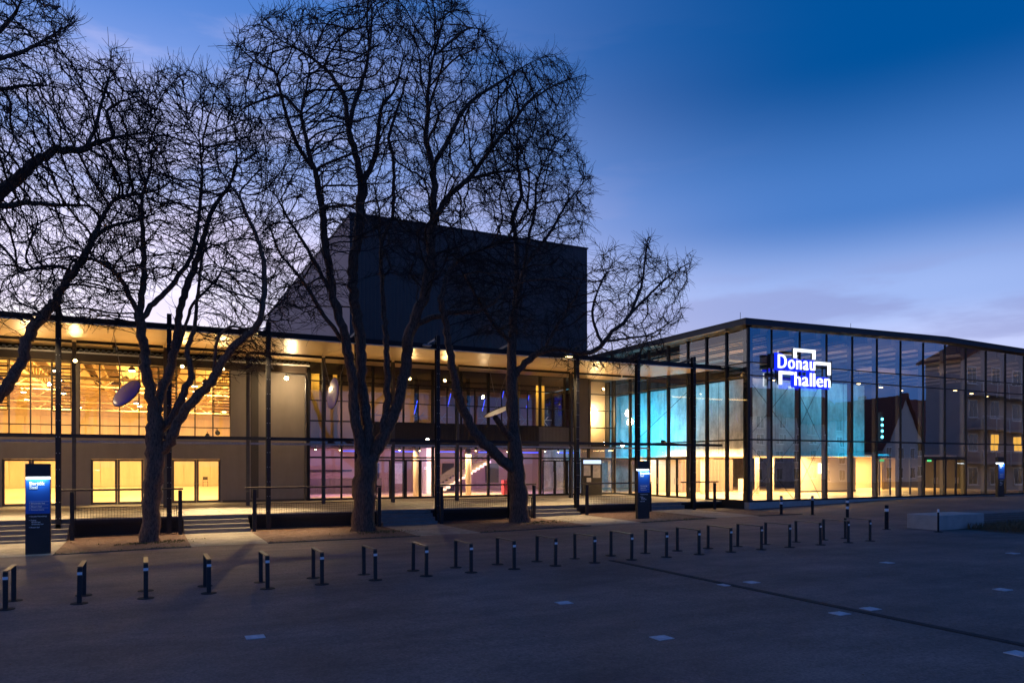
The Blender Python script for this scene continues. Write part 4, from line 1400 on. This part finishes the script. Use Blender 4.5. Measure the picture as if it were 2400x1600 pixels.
# ------------------------------------------------------------------ houses across the street (seen mirrored in the glass)
def house(name, lab, x0, x1, y0, y1, eave, ridge, axis, wm, rows, cols, lit=(), balcony=0):
    t = thing(name, lab, 'house', ((x0 + x1) / 2, (y0 + y1) / 2, 0))
    slab('wall', t, x0, x1, y0, y1, -.3, eave, wm)
    ov = .5
    if axis == 'X':       # ridge runs along X
        ym = (y0 + y1) / 2
        g = MB(); k = [(y0, eave), (y1, eave), (ym, ridge)]
        g.v = [(x0, y, z) for y, z in k] + [(x1, y, z) for y, z in k]; g.f = [(0, 1, 2), (5, 4, 3), (0, 2, 5, 3), (1, 4, 5, 2)]
        g.build('gable', wm, t)
        sl = (ridge - eave) / (ym - y0); rf = MB()
        for a, b in (((y0 - ov, eave - sl * ov), (ym, ridge)), ((ym, ridge), (y1 + ov, eave - sl * ov))):
            rf.quadgrid([[(x0 - ov, a[0], a[1] + .05), (x1 + ov, a[0], a[1] + .05)], [(x0 - ov, b[0], b[1] + .05), (x1 + ov, b[0], b[1] + .05)]])
            rf.quadgrid([[(x0 - ov, a[0], a[1] + .25), (x1 + ov, a[0], a[1] + .25)], [(x0 - ov, b[0], b[1] + .25), (x1 + ov, b[0], b[1] + .25)]])
        r_ = rf.build('roof', 'roof_tile', t)
        slab('chimney', r_, x0 + (x1 - x0) * .3, x0 + (x1 - x0) * .3 + .8, ym + .6, ym + 1.4, eave, ridge + 1.0, wm)
    else:
        xm = (x0 + x1) / 2
        MB().prism([(x0, eave), (x1, eave), (xm, ridge)], y0, y1).build('gable', wm, t)
        sl = (ridge - eave) / (xm - x0); rf = MB()
        rf.prism([(x0 - ov, eave - sl * ov + .04), (xm, ridge + .04), (xm, ridge + .28), (x0 - ov, eave - sl * ov + .28)], y0 - ov, y1 + ov)
        rf.prism([(xm, ridge + .04), (x1 + ov, eave - sl * ov + .04), (x1 + ov, eave - sl * ov + .28), (xm, ridge + .28)], y0 - ov, y1 + ov)
        r_ = rf.build('roof', 'roof_tile', t)
        slab('chimney', r_, xm + 1.0, xm + 1.8, y0 + 2, y0 + 2.8, eave, ridge + .9, wm)
    fh = eave / rows
    for i in range(rows):
        for j in range(cols):
            cx = x0 + (x1 - x0) * (j + .5) / cols; cz = fh * (i + .58)
            w, h = 1.15, 1.45
            f = slab('window', t, cx - w / 2 - .1, cx + w / 2 + .1, y1, y1 + .06, cz - h / 2 - .1, cz + h / 2 + .1, 'frame_white')
            mm = 'window_lit' if (i, j) in lit else 'window_dark'
            slab('pane', f, cx - w / 2, cx - .04, y1 + .061, y1 + .075, cz - h / 2, cz + h / 2, mm)
            slab('pane', f, cx + .04, cx + w / 2, y1 + .061, y1 + .075, cz - h / 2, cz + h / 2, mm)
            slab('sill', f, cx - w / 2 - .15, cx + w / 2 + .15, y1 + .061, y1 + .2, cz - h / 2 - .16, cz - h / 2 - .1, 'frame_white')
    for i in range(balcony):
        zb = fh * (i + 1)
        bl = slab('balcony', t, x0 + .8, x1 - .8, y1 + .002, y1 + 1.5, zb - .2, zb, wm)
        slab('parapet', bl, x0 + .8, x1 - .8, y1 + 1.42, y1 + 1.5, zb + .05, zb + .75, 'house_rose')
        m = MB().bar((x0 + .8, y1 + 1.46, zb + 1.0), (x1 - .8, y1 + 1.46, zb + 1.0), .05)
        x = x0 + .9
        while x < x1 - .7:
            m.bar((x, y1 + 1.54, zb - .35), (x, y1 + 1.54, zb + 1.0), .06); x += 1.9
        m.build('railing', 'frame_white', bl)
    return t


house('apartment_house', 'apartment house with balconies and a lit window mirrored in the glass hall', 65.8, 86, 17, 20.5, 12.2, 16.4, 'Y', 'house_plaster', 4, 6, ((1, 1), (1, 2)), 3)
house('grey_house', 'plain grey house with white windows mirrored behind the blue lit concrete', 66, 91.5, -22, -12, 9.6, 13.6, 'X', 'house_plaster', 4, 8)
house('gabled_house', 'white house with steep gable mirrored in the middle of the glass hall', 93, 101, -18, -8, 5.6, 12.4, 'Y', 'house_white', 2, 3)
house('long_roofed_house', 'house with long dark red roof mirrored left of the balconies', 102, 126, -24, -12, 6.2, 12.8, 'X', 'house_rose', 2, 7)


# ------------------------------------------------------------------ bare trees
def mesh_np(name, V, Q, m, parent=None, smooth=True):
    me = bpy.data.meshes.new(name)
    V = np.asarray(V, np.float32); Q = np.asarray(Q, np.int32)
    me.vertices.add(len(V)); me.vertices.foreach_set('co', V.ravel())
    me.loops.add(Q.size); me.loops.foreach_set('vertex_index', Q.ravel())
    me.polygons.add(len(Q))
    me.polygons.foreach_set('loop_start', np.arange(0, Q.size, 4, dtype=np.int32))
    if smooth: me.polygons.foreach_set('use_smooth', np.ones(len(Q), bool))
    me.materials.append(M[m])
    me.update(calc_edges=True); me.validate()
    return me


def inside(poly, x, y):
    poly = np.asarray(poly, float); c = np.zeros(len(x), bool); j = len(poly) - 1
    for i in range(len(poly)):
        xi, yi = poly[i]; xj, yj = poly[j]
        c ^= ((yi > y) != (yj > y)) & (x < (xj - xi) * (y - yi) / (yj - yi + 1e-12) + xi)
        j = i
    return c


def Pn(px, py, Y):
    r = (px * 1.020408 - 1200) / F_PX
    d = Y / (CY - SY * r)
    return np.stack([d * (SY + CY * r), Y + 0 * px, CAM_Z + (HOR - py * 1.020408) / F_PX * d], 1)


def tree(label, Y0, limbs, crowns, seed, bark='bark', droop=.0, twigs=1.0):
    """limbs: (parent index or None, depth drift at the end, width start, width end in px, [(px, py) ...]);
       crowns: (polygon, depth half width, number of attraction points)"""
    rg = np.random.default_rng(seed); rd = random.Random(seed)
    pos, par, rad = [], [], []
    tips = []
    base = P(*limbs[0][4][0], Y0)
    sc = (base.length) / F_PX * 1.0204 * .80          # metres per pixel near the trunk
    for li, (pi, dep, w0, w1, pts) in enumerate(limbs):
        if not any(q[0] == li and math.hypot(q[4][0][0] - pts[-1][0], q[4][0][1] - pts[-1][1]) < 30 for q in limbs) and w1 < 13: w1 = 1.6
        if pi is None: y_start = Y0; last = -1
        else:
            # hang on to the nearest node of the parent limb
            a, b = tips[pi]
            cand = range(a, b)
            best, bd = a, 1e9
            for k in cand:
                q = P(pts[0][0], pts[0][1], pos[k][1])
                dd = (Vector(pos[k]) - q).length
                if dd < bd: best, bd = k, dd
            last = best; y_start = pos[best][1]
        # smooth resample
        pp = np.array(pts, float)
        seg = np.r_[0, np.cumsum(np.hypot(*np.diff(pp, axis=0).T))]
        n = max(3, int(seg[-1] / 11))
        t = np.linspace(0, seg[-1], n)
        xs = np.interp(t, seg, pp[:, 0]); ys = np.interp(t, seg, pp[:, 1])
        for _ in range(2):
            xs[1:-1] = (xs[:-2] + 2 * xs[1:-1] + xs[2:]) / 4; ys[1:-1] = (ys[:-2] + 2 * ys[1:-1] + ys[2:]) / 4
        f = t / seg[-1]
        yy = y_start + dep * f ** 1.2 + np.cumsum(rg.normal(0, .03, n)) * (pi is not None)
        xyz = Pn(xs, ys, yy)
        start = len(pos)
        for k in range(n):
            if pi is not None and k == 0: continue
            if pi is not None or k > 0:
                jit = min(.03, (w0 + (w1 - w0) * f[k]) * sc * .12)
            else: jit = 0
            pos.append(tuple(xyz[k] + rg.normal(0, jit, 3))); par.append(last); rad.append((w0 + (w1 - w0) * f[k]) * sc / 2 * (1.0 if w0 > 28 else 1.2))
            last = len(pos) - 1
        tips.append((start, len(pos)))
    nskel = len(pos)
    # attraction points inside the crown volumes
    A = []
    for poly, hw, cnt in crowns:
        pg = np.array(poly, float); lo, hi = pg.min(0), pg.max(0); cx = (lo[0] + hi[0]) / 2; hx = (hi[0] - lo[0]) / 2
        got = 0
        while got < cnt:
            x = rg.uniform(lo[0], hi[0], 4000); y = rg.uniform(lo[1], hi[1], 4000)
            k = inside(pg, x, y); x, y = x[k], y[k]
            lim = hw * np.sqrt(np.clip(1 - ((x - cx) / (hx * 1.08)) ** 2, .05, 1))
            A.append(Pn(x, y, Y0 + rg.uniform(-1, 1, len(x)) * lim)[:cnt - got]); got += len(A[-1])
    A = np.concatenate(A)
    cap = 30000
    PS = np.zeros((cap, 3)); PS[:nskel] = pos
    PR = np.full(cap, -1, int); PR[:nskel] = par
    D0 = np.zeros((cap, 3))
    for k in range(nskel):
        if par[k] >= 0:
            v = PS[k] - PS[par[k]]; D0[k] = v / (np.linalg.norm(v) + 1e-9)
        else: D0[k] = (0, 0, 1)
    nch = np.zeros(cap, int)
    okn = np.zeros(cap, bool)
    a0, b0 = tips[0]
    okn[:nskel] = True; okn[a0:a0 + int((b0 - a0) * .75)] = False
    n = nskel
    near_i = np.zeros(len(A), int); near_d = np.full(len(A), 1e9)

    def upd(i0, i1):
        idx = np.arange(i0, i1); idx = idx[okn[idx]]
        for c in range(0, len(idx), 400):
            ii = idx[c:c + 400]
            d = np.linalg.norm(A[:, None, :] - PS[None, ii, :], axis=2)
            m_ = d.argmin(1); dv = d[np.arange(len(A)), m_]
            k = dv < near_d
            near_d[k] = dv[k]; near_i[k] = ii[m_[k]]
    upd(0, n)
    step, kill, infl = .27, .34, 4.0
    for it in range(90):
        alive = near_d > kill
        A, near_i, near_d = A[alive], near_i[alive], near_d[alive]
        if len(A) == 0: break
        k = near_d < infl
        if not k.any(): break
        dv = A[k] - PS[near_i[k]]; dv /= np.linalg.norm(dv, axis=1)[:, None] + 1e-9
        acc = np.zeros((n, 3)); np.add.at(acc, near_i[k], dv)
        src = np.unique(near_i[k])
        src = src[nch[src] < 3]
        if len(src) == 0: break
        v = acc[src]; v /= np.linalg.norm(v, axis=1)[:, None] + 1e-9
        ph = PS[src][:, [1, 2, 0]] * 2.1
        v = v + .19 * np.sin(ph + seed) + D0[src] * .6 + rg.normal(0, .17, v.shape) + np.array([0, 0, .06])
        v /= np.linalg.norm(v, axis=1)[:, None]
        m_ = min(len(src), cap - n)
        src = src[:m_]; v = v[:m_]
        PS[n:n + m_] = PS[src] + v * step * rg.uniform(.8, 1.25, (m_, 1)); PR[n:n + m_] = src; D0[n:n + m_] = v; okn[n:n + m_] = True
        nch[src] += 1
        o = n; n += m_
        upd(o, n)
        if n >= cap: break
    PS, PR = PS[:n], PR[:n]
    # thickness by the pipe rule, traced limbs keep their own
    pw = 2.08
    acc = np.zeros(n); RD = np.zeros(n)
    leaf = .0125
    kids = [[] for _ in range(n)]
    for i in range(n - 1, -1, -1):
        RD[i] = max(leaf, acc[i] ** (1 / pw)) if acc[i] > 0 else leaf
        if i < nskel: RD[i] = max(min(RD[i], rad[i] * 1.3), rad[i])
        if PR[i] >= 0:
            acc[PR[i]] += RD[i] ** pw; kids[PR[i]].append(i)
    # flare at the foot
    zb = PS[0, 2]
    for i in range(a0, b0):
        h = PS[i, 2] - zb
        RD[i] *= 1 + .16 * math.exp(-h / .3)
    root = thing('bare_tree', label, 'tree', (base.x, Y0, gz(base.x, Y0)))
    VT, QT, VC, QC = [], [], [], []
    nT = nC = 0
    # chains
    stack = [0]
    starts = [(0, -1)]
    while starts:
        s, p0 = starts.pop()
        chain = [s]
        while kids[chain[-1]]:
            ks = sorted(kids[chain[-1]], key=lambda c: -RD[c])
            for c in ks[1:]: starts.append((c, chain[-1]))
            chain.append(ks[0])
        pts = PS[chain]; rr = RD[chain].copy()
        if p0 >= 0:
            pts = np.vstack([PS[p0], pts]); rr = np.r_[min(RD[p0] * .8, rr[0] * 1.25), rr]
        elif s == 0:
            pts = np.vstack([pts[0] - np.array([0, 0, .3]), pts]); rr = np.r_[rr[0] * 1.1, rr]
        big = rr.max()
        rr = np.minimum.accumulate(np.maximum(rr, .006)) if p0 >= 0 else rr
        sides = 16 if big > .2 else 10 if big > .1 else 6 if big > .035 else 3
        if len(pts) < 2: continue
        T = np.gradient(pts, axis=0); T /= np.linalg.norm(T, axis=1)[:, None] + 1e-9
        u = np.cross(T[0], [.3, .8, .51]); u /= np.linalg.norm(u)
        ang = np.arange(sides) * 2 * np.pi / sides
        rings = []
        for k in range(len(pts)):
            u = u - T[k] * u.dot(T[k]); u /= np.linalg.norm(u) + 1e-9; w = np.cross(T[k], u)
            r_ = rr[k] * np.ones(sides)
            if sides >= 10: r_ = r_ * (1 + .10 * np.sin(ang * 3 + pts[k, 2] * 1.3) + .06 * np.sin(ang * 5 - pts[k, 2] * 2.1) + rg.normal(0, .035, sides))
            rings.append(pts[k] + (np.cos(ang)[:, None] * u + np.sin(ang)[:, None] * w) * r_[:, None])
        V = np.concatenate(rings)
        i, j = np.meshgrid(np.arange(len(pts) - 1), np.arange(sides), indexing='ij')
        a = i * sides + j; b = i * sides + (j + 1) % sides
        Q = np.stack([a, b, b + sides, a + sides], -1).reshape(-1, 4)
        if big > .05: VT.append(V); QT.append(Q + nT); nT += len(V)
        else: VC.append(V); QC.append(Q + nC); nC += len(V)
    # fine twigs along everything thin
    thin = np.where((RD < .055) & (np.arange(n) >= a0 + 5))[0]
    thin = thin[thin > 3]
    reps = []
    for (lo_, hi_, c) in ((0, .0135, 1.9 * twigs), (.0135, .022, 1.4 * twigs), (.022, .055, 1.2 * twigs)):
        q = thin[(RD[thin] >= lo_) & (RD[thin] < hi_)]
        reps.append(np.repeat(q, int(c)) if c >= 1 else q)
        ex = q[rg.random(len(q)) < c - int(c)]
        reps.append(ex)
    ii = np.concatenate(reps)
    nt_ = len(ii)
    d = D0[ii] if len(D0) >= n else D0[ii]
    rnd = rg.normal(0, 1, (nt_, 3)); rnd -= d * (rnd * d).sum(1)[:, None]; rnd /= np.linalg.norm(rnd, axis=1)[:, None] + 1e-9
    lead = d * rg.uniform(.6, 1.3, (nt_, 1)) + rnd * rg.uniform(.35, .8, (nt_, 1)); lead /= np.linalg.norm(lead, axis=1)[:, None]
    L = rg.uniform(.30, 1.05, (nt_, 1))
    t0 = rg.random((nt_, 1))
    p0 = PS[ii] * (1 - t0) + PS[np.maximum(PR[ii], 0)] * t0
    NP = 6
    cur = rg.normal(0, .085, (nt_, 3)) + np.array([0, 0, .05 - droop])
    cp = [p0]; dd = lead
    rise = np.array([0, 0, 1.]) * rg.uniform(.0, .16, (nt_, 1))
    for k in range(NP - 1):
        cp.append(cp[-1] + dd * L / (NP - 1))
        dd = dd + cur + rise * k / 2 + rg.normal(0, .10, (nt_, 3)); dd /= np.linalg.norm(dd, axis=1)[:, None]
    cp = np.stack(cp, 1)
    rr = np.linspace(.0115, .0055, NP)
    e1 = np.cross(lead, rnd + .01); e1 /= np.linalg.norm(e1, axis=1)[:, None] + 1e-9
    e2 = np.cross(lead, e1)
    ang = np.arange(3) * 2 * np.pi / 3
    off = np.cos(ang)[None, :, None] * e1[:, None, :] + np.sin(ang)[None, :, None] * e2[:, None, :]
    V = cp[:, :, None, :] + off[:, None, :, :] * rr[None, :, None, None]
    V = V.reshape(-1, 3)
    k = np.arange(nt_)[:, None, None] * (3 * NP)
    i, j = np.meshgrid(np.arange(NP - 1), np.arange(3), indexing='ij')
    a = k + i * 3 + j; b = k + i * 3 + (j + 1) % 3
    Q = np.stack([a, b, b + 3, a + 3], -1).reshape(-1, 4)
    VC.append(V); QC.append(Q + nC); nC += len(V)
    # buds at some twig tips
    o3 = np.array(W[root])
    tr = link('trunk', mesh_np('trunk', np.concatenate(VT) - o3, np.concatenate(QT), bark), root, W[root])
    cr = link('crown', mesh_np('crown', np.concatenate(VC) - o3, np.concatenate(QC), 'twig'), root, W[root])
    print('tree', label[:24], 'nodes', n, 'twigs', nt_, 'left', len(A))
    return root


T1 = [(None, 0, 38, 30, [(346, 1243), (349, 1180), (352, 1100), (357, 1020), (356, 960)]),
      (0, -.6, 30, 16, [(356, 960), (350, 915), (341, 880), (334, 836), (325, 765), (319, 723)]),
      (1, -1.5, 12, 2, [(319, 723), (295, 675), (275, 630), (230, 600), (195, 590), (150, 600)]),
      (1, -.5, 12, 3, [(320, 723), (332, 640), (331, 600), (327, 525), (325, 450), (350, 380), (340, 320)]),
      (1, .8, 13, 3, [(322, 740), (350, 695), (390, 660), (415, 625), (440, 595), (455, 520), (465, 400), (455, 300)]),
      (0, 1.2, 20, 12, [(357, 960), (369, 911), (379, 881), (394, 843), (398, 806), (405, 761), (416, 705), (425, 665), (445, 615)]),
      (5, 1.0, 11, 2, [(445, 615), (460, 575), (480, 500), (500, 460), (525, 435), (545, 380), (540, 300)]),
      (0, -1.0, 18, 7, [(372, 985), (397, 956), (416, 918), (442, 855), (431, 817), (427, 798), (446, 768), (450, 705), (455, 665), (462, 600), (480, 540)]),
      (0, -2.2, 22, 13, [(368, 1040), (386, 1023), (405, 971), (435, 926), (487, 873), (514, 825), (544, 787), (580, 761), (597, 735)]),
      (8, -1.2, 12, 3, [(597, 735), (607, 670), (607, 600), (590, 540), (565, 490), (550, 450), (530, 430), (500, 380)]),
      (8, -.8, 7, 2, [(490, 865), (500, 770), (530, 745), (570, 760), (640, 700)]),
      (5, .5, 9, 2, [(394, 843), (420, 770), (440, 700), (500, 640), (540, 560)])]
C1 = [([(240, 300), (330, 170), (420, 150), (500, 190), (600, 280), (640, 420), (640, 640), (560, 700), (430, 640), (330, 660), (230, 600), (200, 450)], 4.2, 2827),
      ([(60, 560), (200, 540), (300, 600), (300, 740), (200, 760), (60, 720)], 2.5, 414),
      ([(470, 620), (660, 600), (680, 720), (640, 830), (560, 860), (470, 780)], 2.5, 565)]

T2 = [(None, 0, 54, 46, [(837, 1218), (836, 1180), (835, 1136), (839, 1090), (842, 1050)]),
      (0, -.8, 30, 20, [(836, 1065), (827, 1023), (816, 963), (812, 896), (805, 836), (794, 780), (782, 735), (767, 686)]),
      (0, .6, 30, 20, [(842, 1060), (846, 1000), (838, 940), (829, 870), (831, 798), (820, 740), (809, 686), (810, 625), (825, 500), (830, 425)]),
      (0, -.4, 30, 22, [(848, 1060), (857, 1046), (887, 993), (914, 930), (932, 855), (936, 780), (947, 742), (974, 686)]),
      (3, 1.2, 20, 12, [(880, 1000), (890, 920), (888, 850), (886, 780), (880, 700), (875, 575), (870, 475), (858, 425)]),
      (1, -1.2, 17, 6, [(767, 686), (760, 625), (745, 560), (740, 475), (725, 400), (710, 350), (690, 260), (705, 200), (715, 125)]),
      (5, -1.2, 8, 2, [(720, 390), (680, 330), (650, 240), (635, 165), (590, 145), (540, 100)]),
      (5, .8, 7, 2, [(690, 260), (650, 215), (600, 230), (560, 250)]),
      (2, .8, 15, 5, [(830, 425), (820, 360), (800, 300), (790, 215), (755, 165), (705, 125), (640, 90)]),
      (2, .4, 15, 4, [(832, 420), (860, 375), (870, 300), (875, 240), (905, 215), (930, 120)]),
      (8, 1.0, 10, 2, [(800, 300), (810, 250), (840, 165), (850, 100), (855, 40), (850, -20)]),
      (4, 1.2, 11, 3, [(875, 560), (902, 500), (905, 425), (905, 360), (890, 320), (920, 230), (950, 120)]),
      (3, .4, 20, 7, [(974, 686), (990, 600), (995, 500), (997, 400), (990, 365), (975, 310), (985, 270), (982, 220), (990, 150), (1005, 100), (1020, 40)]),
      (12, -1.5, 12, 3, [(993, 520), (1010, 475), (1040, 440), (1080, 410), (1140, 325), (1180, 280), (1210, 235), (1275, 195), (1345, 172)]),
      (12, 1.0, 11, 2, [(994, 380), (1030, 325), (1055, 260), (1090, 225), (1140, 195), (1215, 145), (1250, 130)]),
      (13, -.6, 7, 2, [(1080, 410), (1145, 395), (1200, 390), (1260, 370)]),
      (3, -2.5, 15, 4, [(945, 750), (977, 735), (1034, 716), (1092, 716), (1130, 700), (1155, 670), (1200, 645), (1270, 640), (1340, 660)]),
      (12, 1.5, 8, 2, [(1000, 130), (1040, 90), (1080, 60), (1110, 70)]),
      (1, -2.0, 10, 2, [(800, 800), (740, 720), (700, 650), (640, 580), (620, 520), (590, 500)]),
      (1, 1.5, 9, 2, [(775, 700), (700, 560), (660, 500), (630, 440), (600, 430)])]
C2 = [([(510, 180), (540, 80), (640, 20), (780, 10), (880, -60), (1020, -30), (1120, 60), (1180, 130), (1270, 120), (1350, 190), (1330, 260), (1230, 340), (1120, 480), (1000, 560), (850, 560), (700, 480), (590, 400), (520, 300)], 5.2, 5466),
      ([(600, 500), (760, 480), (780, 640), (720, 760), (640, 700), (590, 600)], 3, 621),
      ([(860, 500), (1080, 480), (1130, 620), (1000, 660), (880, 640)], 3.5, 716)]

T3 = [(None, 0, 44, 42, [(1194, 1200), (1193, 1160), (1190, 1117), (1187, 1080), (1184, 1050)]),
      (0, .5, 34, 16, [(1184, 1055), (1181, 1005), (1177, 948), (1175, 873), (1175, 798), (1179, 761), (1186, 686)]),
      (0, -1.8, 26, 12, [(1186, 1085), (1167, 1070), (1130, 1035), (1089, 993), (1062, 941), (1047, 881), (1032, 810), (1021, 723), (1010, 686)]),
      (1, -1.0, 19, 13, [(1181, 1020), (1168, 995), (1148, 975), (1136, 958)]),
      (1, -1.5, 17, 7, [(1178, 870), (1190, 851), (1220, 821), (1250, 802), (1299, 798), (1325, 813), (1374, 806), (1404, 761)]),
      (4, -.8, 10, 3, [(1404, 761), (1425, 750), (1459, 709), (1500, 668), (1530, 639), (1582, 604)]),
      (5, .6, 7, 2, [(1445, 725), (1460, 690), (1477, 648), (1480, 600), (1488, 545)]),
      (4, -.5, 6, 2, [(1390, 785), (1425, 779), (1495, 770), (1545, 735)]),
      (1, 1.0, 15, 5, [(1186, 686), (1188, 620), (1185, 550), (1175, 500), (1200, 450), (1185, 350), (1190, 290)]),
      (1, -.8, 13, 4, [(1182, 720), (1205, 620), (1215, 540), (1230, 475), (1230, 425), (1260, 350)]),
      (2, 1.0, 11, 3, [(1012, 690), (1030, 620), (1060, 590), (1110, 570), (1150, 560), (1210, 500)]),
      (9, -1.0, 9, 2, [(1205, 610), (1260, 540), (1300, 470), (1340, 420)]),
      (1, -1.6, 10, 2, [(1176, 790), (1130, 740), (1100, 690), (1070, 640), (1050, 600)]),
      (4, -.8, 8, 2, [(1250, 800), (1290, 730), (1320, 690), (1340, 640)]),
      (4, .6, 7, 2, [(1385, 795), (1362, 740), (1359, 705), (1380, 650), (1407, 604)])]
C3 = [([(1120, 300), (1200, 250), (1300, 290), (1350, 360), (1365, 430), (1350, 540), (1260, 590), (1140, 560), (1090, 430)], 4.0, 1885),
      ([(1350, 620), (1400, 560), (1450, 590), (1485, 525), (1520, 600), (1600, 590), (1570, 680), (1575, 730), (1500, 790), (1390, 790), (1350, 700)], 2.6, 980),
      ([(1020, 580), (1200, 570), (1340, 600), (1340, 760), (1250, 790), (1100, 780), (1020, 700)], 3.4, 1224),
      ([(1240, 780), (1480, 770), (1560, 800), (1450, 850), (1280, 850)], 1.8, 319)]

T0 = [(None, 0, 60, 50, [(-296, 1330), (-292, 1200), (-286, 1080), (-280, 1000)]),
      (0, -.6, 34, 17, [(-284, 1040), (-200, 1000), (-100, 955), (0, 907), (30, 866), (56, 817), (71, 761), (101, 723), (127, 693)]),
      (1, -.8, 16, 5, [(127, 693), (150, 650), (190, 595), (215, 545), (250, 520), (320, 505), (380, 480)]),
      (2, .6, 8, 2, [(215, 545), (240, 490), (265, 455), (310, 445), (360, 440), (400, 410)]),
      (0, .5, 44, 26, [(-280, 1000), (-270, 800), (-220, 620), (-150, 550), (-80, 500), (0, 445)]),
      (4, -.5, 24, 10, [(0, 445), (30, 415), (65, 385), (100, 360), (120, 343), (160, 346), (195, 345), (215, 330), (265, 315), (350, 302)]),
      (5, .8, 9, 2, [(195, 345), (220, 295), (235, 225), (250, 190), (255, 140)]),
      (5, -.4, 7, 2, [(235, 262), (280, 230), (325, 220)]),
      (4, -1.0, 16, 4, [(-150, 550), (-60, 490), (0, 475), (75, 465), (125, 472), (195, 470), (235, 487)]),
      (4, .5, 26, 10, [(-220, 620), (-180, 400), (-120, 250), (-60, 170), (0, 135), (50, 120), (100, 95), (135, 70), (170, 55)]),
      (9, 1.0, 12, 3, [(-120, 250), (-60, 215), (0, 205), (75, 195), (130, 200)]),
      (9, -.8, 12, 2, [(-60, 170), (-20, 90), (30, 40), (60, -20)]),
      (1, -1.2, 8, 2, [(170, 620), (120, 610), (60, 620), (10, 640)])]
C0 = [([(-200, -40), (60, -40), (150, 10), (190, 80), (170, 150), (280, 100), (310, 180), (370, 260), (390, 420), (330, 520), (200, 560), (60, 540), (-100, 520), (-250, 420), (-300, 200)], 4.6, 3581),
      ([(-40, 560), (200, 540), (310, 560), (330, 680), (200, 700), (60, 740), (-60, 720)], 3, 716)]

tree('slender speckled bare tree with three rising limbs beside the blue stele', 29.9, T1, C1, 11)
tree('thick forked bare tree with the tallest crown between the terrace stairs', 30.6, T2, C2, 22, 'bark_dark')
tree('bare tree with knobbly trunk, cut stub and long limb reaching toward the glass hall', 30.8, T3, C3, 33, 'bark_dark', droop=.1)
tree('bare tree with its trunk hidden past the hall, limbs leaning over the yellow windows', 29.6, T0, C0, 44)
